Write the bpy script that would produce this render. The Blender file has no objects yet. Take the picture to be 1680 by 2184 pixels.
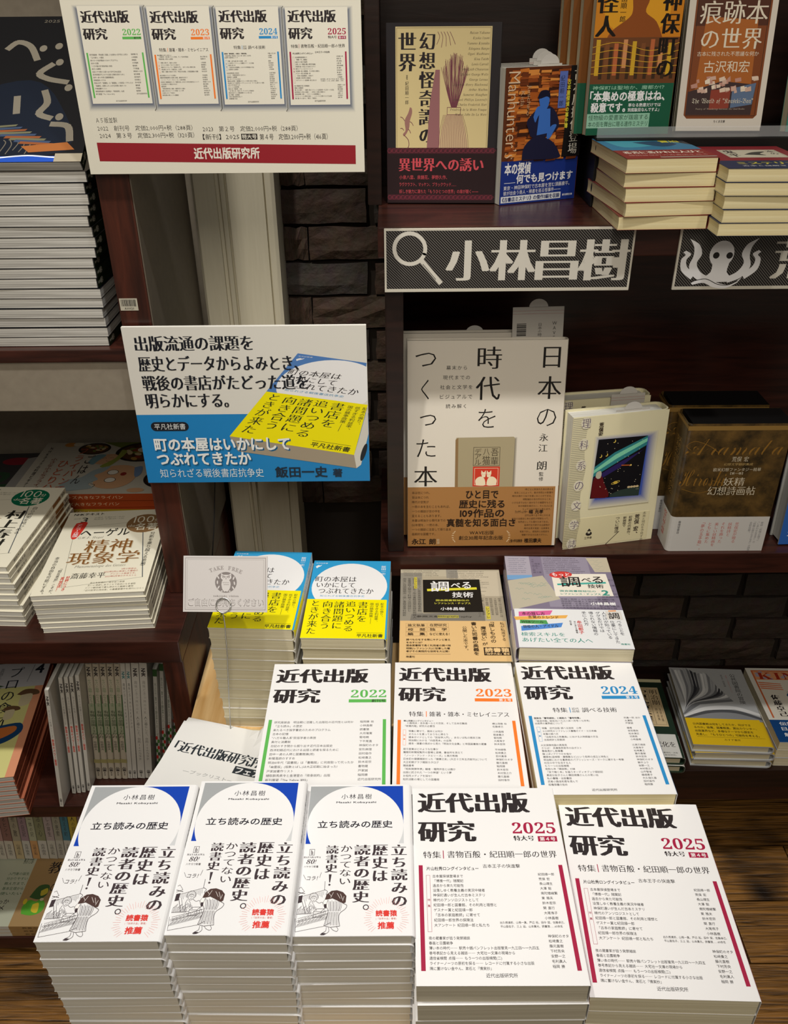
import bpy, bmesh, math, random
import numpy as np
from mathutils import Vector, Matrix, Euler
from mathutils.geometry import tessellate_polygon
random.seed(7)
R = math.radians
S = bpy.context.scene
C = S.collection
Z0 = 1.455                      # height of the lens above the floor, metres

# ---------------------------------------------------------------- camera
cd = bpy.data.cameras.new('camera'); cam = bpy.data.objects.new('camera', cd); C.objects.link(cam)
cd.sensor_fit = 'VERTICAL'; cd.sensor_height = 36.0; cd.lens = 36.0 * 1825.9 / 2184.0
cd.clip_start = 0.05
_p, _r = R(31.43), R(0.5)
fw = Vector((0, math.cos(_p), -math.sin(_p))); dn = Vector((0, -math.sin(_p), -math.cos(_p))); rt = Vector((1, 0, 0))
r2 = rt * math.cos(_r) + dn * math.sin(_r); d2 = -rt * math.sin(_r) + dn * math.cos(_r)
M = Matrix((r2, -d2, -fw)).transposed().to_4x4(); M.translation = Vector((0, 0, Z0))
cam.matrix_world = M
S.camera = cam

# ---------------------------------------------------------------- world, lamps, exposure
S.view_settings.view_transform = 'Standard'; S.view_settings.look = 'None'
S.view_settings.gamma = 1.0; S.view_settings.use_curve_mapping = False
S.view_settings.exposure = -0.1
wd = bpy.data.worlds.new('shop_air'); S.world = wd; wd.use_nodes = True
wd.node_tree.nodes['Background'].inputs[0].default_value = (1.0, 0.84, 0.66, 1)
wd.node_tree.nodes['Background'].inputs[1].default_value = 0.15

def lamp(name, kind, loc, target, power, col, size, spot=None, blend=0.4):
    l = bpy.data.lights.new(name, kind); l.energy = power; l.color = col
    if kind == 'SPOT':
        l.shadow_soft_size = size; l.spot_size = R(spot); l.spot_blend = blend
    elif kind == 'AREA':
        l.size = size
    o = bpy.data.objects.new(name, l); C.objects.link(o); o.location = loc
    o.rotation_euler = (Vector(target) - Vector(loc)).to_track_quat('-Z', 'Y').to_euler()
    return o
lamp('ceiling_spotlight', 'SPOT', (0.12, 0.48, Z0 + 1.25), (0.0, 0.56, 0.7), 43, (0.98, 0.98, 1.0), 0.035, 62, 0.75)
lamp('ceiling_spotlight', 'SPOT', (-0.42, 0.44, Z0 + 1.25), (-0.50, 0.90, 0.55), 72, (1.0, 0.95, 0.87), 0.035, 56, 0.5)
lamp('ceiling_spotlight', 'SPOT', (0.62, 0.50, Z0 + 1.25), (0.42, 0.92, 0.7), 34, (1.0, 0.93, 0.82), 0.035, 50, 0.7)
lamp('front_fill_light', 'AREA', (0.0, -1.0, Z0 + 1.15), (0, 0.8, 0.75), 24, (1.0, 0.92, 0.80), 1.0)  # fill added behind the camera to brighten front faces, not a shop fixture

# ---------------------------------------------------------------- materials
_mc = {}
def lin(c):
    return tuple((v / 12.92 if v <= 0.04045 else ((v + 0.055) / 1.055) ** 2.4) for v in c)
def hx(s):
    s = s.lstrip('#'); return lin(tuple(int(s[i:i + 2], 16) / 255 for i in (0, 2, 4)))
def ink(col, rough=0.5, spec=0.25, name='ink'):
    if isinstance(col, str): col = hx(col)
    k = (tuple(round(c, 4) for c in col), rough, spec)
    if k in _mc: return _mc[k]
    m = bpy.data.materials.new(name); m.use_nodes = True
    b = m.node_tree.nodes['Principled BSDF']
    b.inputs['Base Color'].default_value = (*col, 1); b.inputs['Roughness'].default_value = rough
    b.inputs['Specular IOR Level'].default_value = spec
    _mc[k] = m; return m
def nodes(name):
    m = bpy.data.materials.new(name); m.use_nodes = True
    return m, m.node_tree.nodes, m.node_tree.links, m.node_tree.nodes['Principled BSDF']
def wood(name, c1, c2, scale=(1.2, 14, 14), rough=0.4, bump=0.15, dist=1.0, spec=0.4, nscale=6, lo=0.3, hi=0.75, knots=None, coat=0):
    m, N, L, b = nodes(name)
    tc = N.new('ShaderNodeTexCoord'); mp = N.new('ShaderNodeMapping'); mp.inputs['Scale'].default_value = scale
    n = N.new('ShaderNodeTexNoise'); n.inputs['Scale'].default_value = nscale; n.inputs['Detail'].default_value = 8; n.inputs['Distortion'].default_value = dist
    oi = N.new('ShaderNodeObjectInfo'); add = N.new('ShaderNodeVectorMath'); add.operation = 'ADD'
    sc = N.new('ShaderNodeVectorMath'); sc.operation = 'SCALE'; sc.inputs['Scale'].default_value = 37
    cx = N.new('ShaderNodeCombineXYZ')
    for i in range(3): L.new(oi.outputs['Random'], cx.inputs[i])
    L.new(cx.outputs[0], sc.inputs[0]); L.new(tc.outputs['Object'], mp.inputs[0]); L.new(mp.outputs[0], add.inputs[0]); L.new(sc.outputs[0], add.inputs[1])
    L.new(add.outputs[0], n.inputs['Vector'])
    r = N.new('ShaderNodeValToRGB'); r.color_ramp.elements[0].position = lo; r.color_ramp.elements[1].position = hi
    r.color_ramp.elements[0].color = (*c1, 1); r.color_ramp.elements[1].color = (*c2, 1)
    L.new(n.outputs['Fac'], r.inputs[0])
    out = r.outputs[0]
    if knots:
        v = N.new('ShaderNodeTexNoise'); v.inputs['Scale'].default_value = 5.0; v.inputs['Detail'].default_value = 2
        L.new(tc.outputs['Object'], v.inputs['Vector'])
        kr = N.new('ShaderNodeValToRGB'); kr.color_ramp.elements[0].position = 0.33; kr.color_ramp.elements[1].position = 0.48
        L.new(v.outputs['Fac'], kr.inputs[0])
        mx = N.new('ShaderNodeMix'); mx.data_type = 'RGBA'; mx.inputs['A'].default_value = (*knots, 1)
        L.new(kr.outputs[0], mx.inputs['Factor']); L.new(out, mx.inputs['B']); out = mx.outputs['Result']
    L.new(out, b.inputs['Base Color'])
    b.inputs['Roughness'].default_value = rough; b.inputs['Specular IOR Level'].default_value = spec
    b.inputs['Coat Weight'].default_value = coat; b.inputs['Coat Roughness'].default_value = 0.2
    bp = N.new('ShaderNodeBump'); bp.inputs['Strength'].default_value = bump; bp.inputs['Distance'].default_value = 0.003
    L.new(n.outputs['Fac'], bp.inputs['Height']); L.new(bp.outputs[0], b.inputs['Normal'])
    return m
M_MAHOG = wood('mahogany', hx('#2d1610'), hx('#55291c'), (10, 10, 1.0), 0.32, 0.08, 0.6, 0.5, 9)
M_MAHOGX = wood('mahogany_board', hx('#271410'), hx('#46231a'), (1.0, 10, 10), 0.28, 0.08, 0.6, 0.5, 9)
M_DARK = wood('dark_veneer', hx('#1a0f0b'), hx('#2a1812'), (1.0, 10, 10), 0.38, 0.06, 0.6, 0.4, 9)
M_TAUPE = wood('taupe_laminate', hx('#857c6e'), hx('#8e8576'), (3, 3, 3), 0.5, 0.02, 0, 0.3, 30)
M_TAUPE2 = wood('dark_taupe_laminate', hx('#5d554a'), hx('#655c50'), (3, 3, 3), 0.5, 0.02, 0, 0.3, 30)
M_PINE = wood('pine', hx('#c79a5c'), hx('#efd09a'), (9, 0.9, 9), 0.42, 0.08, 0.6, 0.4, 7)
M_FLOOR = wood('rustic_floor', hx('#3d2811'), hx('#a87638'), (1.1, 26, 26), 0.36, 1.0, 1.6, 0.5, 5, 0.32, 0.72, knots=hx('#1c120a'), coat=0.15)
M_BLACK = ink('#0c0b0b', 0.5, 0.3)
def trimmat():
    m, N, L, b = nodes('cream_paint')
    b.inputs['Base Color'].default_value = (*hx('#b9b29c'), 1); b.inputs['Roughness'].default_value = 0.5
    n = N.new('ShaderNodeTexNoise'); n.inputs['Scale'].default_value = 40
    r = N.new('ShaderNodeValToRGB'); r.color_ramp.elements[0].color = (*hx('#c4bca4'), 1); r.color_ramp.elements[1].color = (*hx('#d0c9b3'), 1)
    L.new(n.outputs['Fac'], r.inputs[0]); L.new(r.outputs[0], b.inputs['Base Color']); return m
M_TRIM = trimmat()
def brickmat():
    m, N, L, b = nodes('dark_brick')
    oi = N.new('ShaderNodeObjectInfo'); r = N.new('ShaderNodeValToRGB')
    e = r.color_ramp.elements; e[0].color = (*hx('#332d28'), 1); e[1].color = (*hx('#3f3833'), 1)
    e2 = e.new(0.35); e2.color = (*hx('#463225'), 1); e3 = e.new(0.7); e3.color = (*hx('#4c3829'), 1)
    L.new(oi.outputs['Random'], r.inputs[0])
    n = N.new('ShaderNodeTexNoise'); n.inputs['Scale'].default_value = 60; n.inputs['Detail'].default_value = 8
    tc = N.new('ShaderNodeTexCoord'); L.new(tc.outputs['Object'], n.inputs['Vector'])
    mx = N.new('ShaderNodeMix'); mx.data_type = 'RGBA'; mx.blend_type = 'MULTIPLY'; mx.inputs['Factor'].default_value = 0.6
    L.new(r.outputs[0], mx.inputs['A']); L.new(n.outputs['Color'], mx.inputs['B'])
    L.new(mx.outputs['Result'], b.inputs['Base Color']); b.inputs['Roughness'].default_value = 0.8
    bp = N.new('ShaderNodeBump'); bp.inputs['Strength'].default_value = 0.8; bp.inputs['Distance'].default_value = 0.006
    L.new(n.outputs['Fac'], bp.inputs['Height']); L.new(bp.outputs[0], b.inputs['Normal']); return m
M_BRICK = brickmat(); M_MORTAR = ink('#2b2520', 0.9, 0.1)
def pages(name, c1, c2, sc=900):
    m, N, L, b = nodes(name)
    tc = N.new('ShaderNodeTexCoord'); mp = N.new('ShaderNodeMapping'); mp.inputs['Scale'].default_value = (6, 6, sc)
    n = N.new('ShaderNodeTexNoise'); n.inputs['Scale'].default_value = 1.0; n.inputs['Detail'].default_value = 3
    L.new(tc.outputs['Object'], mp.inputs[0]); L.new(mp.outputs[0], n.inputs['Vector'])
    r = N.new('ShaderNodeValToRGB'); r.color_ramp.elements[0].color = (*c1, 1); r.color_ramp.elements[1].color = (*c2, 1)
    r.color_ramp.elements[0].position = 0.3; r.color_ramp.elements[1].position = 0.7
    L.new(n.outputs['Fac'], r.inputs[0]); L.new(r.outputs[0], b.inputs['Base Color']); b.inputs['Roughness'].default_value = 0.75
    b.inputs['Specular IOR Level'].default_value = 0.15
    bp = N.new('ShaderNodeBump'); bp.inputs['Strength'].default_value = 0.35; bp.inputs['Distance'].default_value = 0.0006
    L.new(n.outputs['Fac'], bp.inputs['Height']); L.new(bp.outputs[0], b.inputs['Normal']); return m
PG_CREAM = pages('cream_pages', hx('#c9bf9f'), hx('#e0d8bc'))
PG_GREY = pages('grey_white_pages', hx('#b3ab96'), hx('#cbc4b0'))
PG_PALE = pages('pale_grey_pages', hx('#ccc8bb'), hx('#dddacf'))
PG_WHITE = pages('white_pages', hx('#c4c2b8'), hx('#e2e0d6'))
PG_YEL = pages('yellow_cream_pages', hx('#d6c592'), hx('#eadfb4'))
PG_MAG = pages('glossy_magazine_pages', hx('#8a8781'), hx('#dad8d0'), 520)
def clearmat(name, alpha=0.12):
    m, N, L, b = nodes(name)
    b.inputs['Base Color'].default_value = (0.9, 0.95, 1, 1); b.inputs['Roughness'].default_value = 0.05
    b.inputs['Alpha'].default_value = alpha; return m
M_CLEAR = clearmat('clear_acrylic')
def metal(name, col, rough=0.25):
    m, N, L, b = nodes(name)
    b.inputs['Base Color'].default_value = (*col, 1); b.inputs['Metallic'].default_value = 1; b.inputs['Roughness'].default_value = rough; return m
M_WIRE = metal('steel_wire', (0.55, 0.55, 0.53))
WHITE = hx('#e9e9ea'); OFFW = hx('#dfdcd0')

# ---------------------------------------------------------------- lettering: glyph outlines come from Blender's own text objects
_gl = {}
GS = bpy.data.scenes.new('glyph_outlines')
def glyphs(chars, off, res):
    need = [c for c in dict.fromkeys(chars) if (c, off, res) not in _gl and c not in ' 　']
    if need:
        cu = bpy.data.curves.new('g', 'FONT'); cu.body = "\n".join(need); cu.size = 1; cu.resolution_u = res
        cu.offset = off; cu.fill_mode = 'FRONT'; cu.space_line = 4
        o = bpy.data.objects.new('g', cu); GS.collection.objects.link(o); GS.view_layers[0].update()
        m = o.evaluated_get(GS.view_layers[0].depsgraph).to_mesh(); m.calc_loop_triangles()
        v = np.zeros(len(m.vertices) * 3); m.vertices.foreach_get('co', v); v = v.reshape(-1, 3)
        t = np.zeros(len(m.loop_triangles) * 3, dtype=np.int32); m.loop_triangles.foreach_get('vertices', t); t = t.reshape(-1, 3)
        row = np.round(-(v[:, 1] - 0.35) / 4.0).astype(int); tr = row[t[:, 0]] if len(t) else np.zeros(0, int)
        for i, ch in enumerate(need):
            vi = np.where(row == i)[0]; tt = t[tr == i]
            if len(vi) == 0: _gl[(ch, off, res)] = None; continue
            mp = np.full(len(v), -1, dtype=np.int64); mp[vi] = np.arange(len(vi))
            co = v[vi][:, :2].copy(); co[:, 1] += 4 * i
            _gl[(ch, off, res)] = (co, mp[tt])
        bpy.data.objects.remove(o); bpy.data.curves.remove(cu)
    return {c: _gl.get((c, off, res)) for c in chars}
# weight = shifted copies of one outline: (offset, ((dx, dy), ...)); sideways copies give the brush-serif contrast
_q = 0.013; _h = 0.026
STY = {'r': (0.0, ()), 's': (0.0, ()), 'l': (-0.01, ()), 'b': (0.0, ((-_q, -_q), (_q, _q), (-_q, _q), (_q, -_q))),
       'x': (0.0, ((-_h, -_h), (_h, _h), (-_h, _h), (_h, -_h), (0, 0))),
       'm': (-0.01, ((-0.018, 0), (0.018, 0))), 'M': (-0.01, ((-0.05, 0), (-0.017, 0), (0.017, 0), (0.05, 0))), 'n': (-0.01, ((-0.008, 0), (0.008, 0))),
       'K': (0.0, ((-0.05, -0.003), (-0.017, 0.003), (0.017, -0.003), (0.05, 0.003)))}
def wide(ch): return ord(ch) > 0x2E00 and ord(ch) < 0x1D000
SMALL = 'っゃゅょァィゥェォッャュョ'

class Print:
    """flat print in millimetres, origin top left, y down"""
    def __init__(s, res=2):
        s.V = []; s.T = []; s.I = []; s.mats = []; s.n = 0; s.lz = 0.0; s.res = res; s.H = None; s.lc = 0; s.dirty = False; s.rows = False
    def put(s, xy, tr, col, dz=0.0):
        xy = np.asarray(xy, float)
        if s.H is not None:
            q = np.c_[xy, np.ones(len(xy))] @ s.H.T; xy = q[:, :2] / q[:, 2:3]
        if col not in s.mats: s.mats.append(col)
        s.V.append(np.c_[xy, np.full(len(xy), s.lz + dz)]); tr = np.asarray(tr)
        s.T.append(tr + s.n); s.I.append(np.full(len(tr), s.mats.index(col))); s.n += len(xy)
    def up(s, k=1):
        if s.dirty: s.lz += 0.016; s.dirty = False
        s.lz += 0.009 * k; s.rows = False
    def quad(s, dst, w, h):
        """project following print of size w x h into the quad dst (TL,TR,BR,BL)"""
        src = [(0, 0), (w, 0), (w, h), (0, h)]; A = []; b = []
        for (x, y), (X, Y) in zip(src, dst):
            A.append([x, y, 1, 0, 0, 0, -X * x, -X * y]); b.append(X)
            A.append([0, 0, 0, x, y, 1, -Y * x, -Y * y]); b.append(Y)
        hh = np.linalg.solve(np.array(A, float), np.array(b, float)); s.H = np.append(hh, 1).reshape(3, 3)
    def rect(s, x0, y0, x1, y1, col): s.up(); s.put([(x0, y0), (x1, y0), (x1, y1), (x0, y1)], [(0, 3, 2), (0, 2, 1)], col)
    def frame(s, x0, y0, x1, y1, w, col):
        s.rect(x0, y0, x1, y0 + w, col); s.rect(x0, y1 - w, x1, y1, col); s.rect(x0, y0, x0 + w, y1, col); s.rect(x1 - w, y0, x1, y1, col)
    def poly(s, pts, col):
        s.up(); t = tessellate_polygon([[Vector((p[0], p[1], 0)) for p in pts]])
        s.put(pts, [tuple(x) for x in t], col)
    def ell(s, cx, cy, rx, ry, col, a0=0, a1=360, n=28, rot=0):
        pts = [(rx * math.cos(R(a0 + (a1 - a0) * i / n)), ry * math.sin(R(a0 + (a1 - a0) * i / n))) for i in range(n + (a1 - a0 < 360))]
        c, q = math.cos(R(rot)), math.sin(R(rot)); s.poly([(cx + x * c - y * q, cy + x * q + y * c) for x, y in pts], col)
    def line(s, pts, w, col, up=True):
        s.lc += 1; s.dirty = True; _z = 0.002 + (s.lc % 6) * 0.0022
        for k, ((x0, y0), (x1, y1)) in enumerate(zip(pts[:-1], pts[1:])):
            dx, dy = x1 - x0, y1 - y0; l = math.hypot(dx, dy) or 1; nx, ny = -dy / l * w / 2, dx / l * w / 2; ex, ey = dx / l * w * .3, dy / l * w * .3
            s.put([(x0 + nx - ex, y0 + ny - ey), (x1 + nx + ex, y1 + ny + ey), (x1 - nx + ex, y1 - ny + ey), (x0 - nx - ex, y0 - ny - ey)], [(0, 1, 2), (0, 2, 3)], col, _z + (k % 3) * 0.0007)
    def arc(s, cx, cy, rx, ry, a0, a1, w, col, n=14, rot=0):
        c, q = math.cos(R(rot)), math.sin(R(rot)); P = []
        for i in range(n + 1):
            a = R(a0 + (a1 - a0) * i / n); x, y = rx * math.cos(a), ry * math.sin(a); P.append((cx + x * c - y * q, cy + x * q + y * c))
        s.line(P, w, col)
    def smooth(s, pts, k=5):
        out = []; n = len(pts)
        for i in range(n - 1):
            p0 = pts[max(i - 1, 0)]; p1 = pts[i]; p2 = pts[i + 1]; p3 = pts[min(i + 2, n - 1)]
            for j in range(k):
                t = j / k; out.append(tuple(0.5 * (2 * p1[a] + (p2[a] - p0[a]) * t + (2 * p0[a] - 5 * p1[a] + 4 * p2[a] - p3[a]) * t * t + (3 * p1[a] - p0[a] - 3 * p2[a] + p3[a]) * t ** 3) for a in (0, 1)))
        out.append(pts[-1]); return out
    def curve(s, pts, w, col): s.line(s.smooth(pts), w, col)
    def blob(s, pts, col): s.poly(s.smooth(list(pts) + [pts[0]], 4)[:-1], col)
    def _layout(s, txt, vert, sty, gap=0.0):
        off, sm = STY[sty]; g = glyphs([c for c in txt if c not in ' 　'], off, s.res)
        parts = []; pen = 0.0
        for ch in txt:
            if ch in ' 　': pen += (1.0 if ch == '　' else 0.4) + gap; continue
            e = g[ch]
            if e is None: pen += 1 + gap; continue
            co, tr = e; co = co.copy()
            if vert:
                if ch in 'ー―—〜～…－‐':
                    co = np.c_[0.5 - (co[:, 1] - 0.38), 0.38 - (co[:, 0] - 0.5)]; flip = False
                elif ch in '「」『』（）()【】［］〈〉《》':
                    co = np.c_[0.5 + (co[:, 1] - 0.38), 0.38 - (co[:, 0] - 0.5)]
                elif ch in '。、': co = co + (0.58, 0.5)
                elif ch in SMALL: co = co + (0.1, 0.1)
                elif not wide(ch):
                    mid = (co[:, 0].min() + co[:, 0].max()) / 2; co[:, 0] += 0.5 - mid
                co = np.c_[co[:, 0], 0.86 - co[:, 1] + pen]; pen += 1 + gap
            else:
                if not wide(ch):
                    x0, x1 = co[:, 0].min(), co[:, 0].max(); co = np.c_[co[:, 0] - x0 + pen + 0.04, 0.86 - co[:, 1]]; pen += x1 - x0 + 0.09 + gap
                else: co = np.c_[co[:, 0] + pen, 0.86 - co[:, 1]]; pen += 1 + gap
            parts.append((co, tr))
        return parts, sm, pen
    def _emit(s, parts, sm, f, col, row=False):
        if not (row and s.rows): s.up()
        s.rows = row
        V = []; T = []; n = 0
        for co, tr in parts:
            for k, dx in enumerate(sm or ((0, 0),)):
                c2 = co + np.array(dx); V.append((f(c2), k)); T.append(tr + n); n += len(c2)
        if not V: return
        xy = np.vstack([v for v, k in V]); dz = np.concatenate([np.full(len(v), k * 0.0015) for v, k in V])
        s.put(xy, np.vstack(T), col); s.V[-1][:, 2] += dz
    def box(s, x0, y0, x1, y1, txt, col, sty='r', vert=False, gap=0.0, slant=0.0, ang=0.0):
        """text whose ink fills the box exactly"""
        parts, sm, pen = s._layout(txt, vert, sty, gap)
        if not parts: return
        a = np.vstack([p for p, _ in parts]); mn = a.min(0); mx = a.max(0); sc = ((x1 - x0) / max(mx[0] - mn[0], 1e-6), (y1 - y0) / max(mx[1] - mn[1], 1e-6))
        ca, sa = math.cos(R(ang)), math.sin(R(ang))
        def f(c):
            X = (c[:, 0] - mn[0]) * sc[0]; Y = (c[:, 1] - mn[1]) * sc[1]
            X = X - slant * (Y - (y1 - y0)); return np.c_[x0 + X * ca - Y * sa, y0 + X * sa + Y * ca]
        s._emit(parts, sm, f, col)
    def side(s, x0, y0, x1, y1, t, col, sty='r'):
        """text turned a quarter clockwise, running down the box"""
        parts, sm, pen = s._layout(t, False, sty)
        a = np.vstack([p for p, _ in parts]); mn = a.min(0); mx = a.max(0)
        f = lambda c: np.c_[x1 - (c[:, 1] - mn[1]) * (x1 - x0) / (mx[1] - mn[1]), y0 + (c[:, 0] - mn[0]) * (y1 - y0) / (mx[0] - mn[0])]
        s._emit(parts, sm, f, col)
    def vbox(s, x0, y0, x1, y1, txt, col, sty='r', gap=0.0): s.box(x0, y0, x1, y1, txt, col, sty, True, gap)
    def txt(s, x, y, size, t, col, sty='r', sx=1.0, vert=False, gap=0.0, ang=0.0, right=None):
        """text by em size; (x,y) = top left of the first em box"""
        parts, sm, pen = s._layout(t, vert, sty, gap)
        if right is not None: x = right - pen * size * sx
        ca, sa = math.cos(R(ang)), math.sin(R(ang))
        def f(c):
            X = c[:, 0] * size * sx; Y = c[:, 1] * size; return np.c_[x + X * ca - Y * sa, y + X * sa + Y * ca]
        s._emit(parts, sm, f, col, True)
    def mesh(s, name, frame):
        O, ux, uy, n = [np.array(v, float) for v in frame]
        V = np.vstack(s.V); P = O + V[:, :1] / 1000 * ux + V[:, 1:2] / 1000 * uy + (V[:, 2:3] / 1000 + 0.00004) * n
        T = np.vstack(s.T); I = np.concatenate(s.I)
        a = P[T[:, 1]] - P[T[:, 0]]; b = P[T[:, 2]] - P[T[:, 0]]; fl = (np.cross(a, b) @ n) < 0
        T = T.copy(); T[fl] = T[fl][:, ::-1]
        me = bpy.data.meshes.new(name); me.vertices.add(len(P)); me.vertices.foreach_set('co', P.ravel())
        me.loops.add(len(T) * 3); me.loops.foreach_set('vertex_index', T.ravel().astype(np.int32))
        me.polygons.add(len(T)); me.polygons.foreach_set('loop_start', np.arange(0, len(T) * 3, 3, dtype=np.int32))
        for c in s.mats: me.materials.append(ink(c) if not isinstance(c, bpy.types.Material) else c)
        me.polygons.foreach_set('use_smooth', np.zeros(len(T), dtype=bool)); me.polygons.foreach_set('material_index', I.astype(np.int32)); me.update(calc_edges=True); return me

# ---------------------------------------------------------------- object helpers
def link(name, me, parent=None, loc=(0, 0, 0), rot=(0, 0, 0)):
    o = bpy.data.objects.new(name, me); C.objects.link(o); o.location = loc; o.rotation_euler = rot
    if parent is not None: o.parent = parent
    return o
def tag(o, label=None, cat=None, group=None, kind=None):
    if label: o['label'] = label
    if cat: o['category'] = cat
    if group: o['group'] = group
    if kind: o['kind'] = kind
    return o
def boxmesh(name, boxes, mat, bev=0.0):
    bm = bmesh.new()
    for (x0, y0, z0, x1, y1, z1) in boxes:
        r = bmesh.ops.create_cube(bm, size=1, matrix=Matrix.Translation(((x0 + x1) / 2, (y0 + y1) / 2, (z0 + z1) / 2)) @ Matrix.Diagonal((abs(x1 - x0), abs(y1 - y0), abs(z1 - z0), 1)))
    if bev > 0: bmesh.ops.bevel(bm, geom=bm.edges[:], offset=bev, segments=2, affect='EDGES', profile=0.7)
    me = bpy.data.meshes.new(name); bm.to_mesh(me); bm.free()
    for m in (mat if isinstance(mat, (list, tuple)) else [mat]): me.materials.append(m)
    return me
def block(name, b, mat, parent=None, bev=0.0015):
    """box part whose origin sits at its own centre"""
    x0, y0, z0, x1, y1, z1 = b; c = ((x0 + x1) / 2, (y0 + y1) / 2, (z0 + z1) / 2)
    me = boxmesh(name, [(x0 - c[0], y0 - c[1], z0 - c[2], x1 - c[0], y1 - c[1], z1 - c[2])], mat, bev)
    p = parent.location if parent is not None else Vector((0, 0, 0))
    return link(name, me, parent, Vector(c) - Vector(p))
def tube(name, pts, r, mat, n=8):
    bm = bmesh.new(); rings = []
    pts = [Vector(p) for p in pts]
    for i, p in enumerate(pts):
        d = (pts[min(i + 1, len(pts) - 1)] - pts[max(i - 1, 0)]).normalized()
        u = d.orthogonal().normalized() if i == 0 else (u - d * u.dot(d)).normalized(); v = d.cross(u)
        rings.append([bm.verts.new(p + (u * math.cos(2 * math.pi * k / n) + v * math.sin(2 * math.pi * k / n)) * r) for k in range(n)])
    for a, b in zip(rings[:-1], rings[1:]):
        for k in range(n): bm.faces.new((a[k], a[(k + 1) % n], b[(k + 1) % n], b[k])).smooth = True
    bm.faces.new(rings[0][::-1]); bm.faces.new(rings[-1])
    me = bpy.data.meshes.new(name); bm.to_mesh(me); bm.free(); me.materials.append(mat); return me

def extr(name, prof, y0, y1, mat, smooth=True):
    """closed XZ profile swept along Y"""
    bm = bmesh.new(); a = [bm.verts.new((x, y0, z)) for x, z in prof]; b = [bm.verts.new((x, y1, z)) for x, z in prof]; n = len(prof)
    for i in range(n): bm.faces.new((a[i], a[(i + 1) % n], b[(i + 1) % n], b[i]))
    bm.faces.new(a[::-1]); bm.faces.new(b); bmesh.ops.recalc_face_normals(bm, faces=bm.faces[:])
    me = bpy.data.meshes.new(name); bm.to_mesh(me); bm.free(); me.materials.append(mat); return me
def cprof(w, t, th, r, side, grow=0.0, reach=None, bulge=0.0):
    """C-shaped section of a cover: boards above and below, spine at +x (side=1) or -x"""
    X1 = w / 2 + grow; X0 = -w / 2 if reach is None else w / 2 - reach; zt = t + grow; zb = -grow
    r = min(r, (zt - zb) / 2 - 0.0002); out = [(X0, zt)]; K = 4
    for i in range(K + 1): a = math.pi / 2 * (1 - i / K); out.append((X1 - r + (r + bulge) * math.cos(a), zt - r + r * math.sin(a)))
    for i in range(K + 1): a = -math.pi / 2 * i / K; out.append((X1 - r + (r + bulge) * math.cos(a), zb + r + r * math.sin(a)))
    out.append((X0, zb)); r2 = max(r - th, 0.0001); inn = [(X0, zb + th)]
    for i in range(K + 1): a = -math.pi / 2 * (1 - i / K); inn.append((X1 - r + (r2 + bulge) * math.cos(a), zb + r + r2 * math.sin(a)))
    for i in range(K + 1): a = math.pi / 2 * i / K; inn.append((X1 - r + (r2 + bulge) * math.cos(a), zt - r + r2 * math.sin(a)))
    inn.append((X0, zt - th)); P = out + inn
    return P if side > 0 else [(-x, z) for x, z in P]

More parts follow.
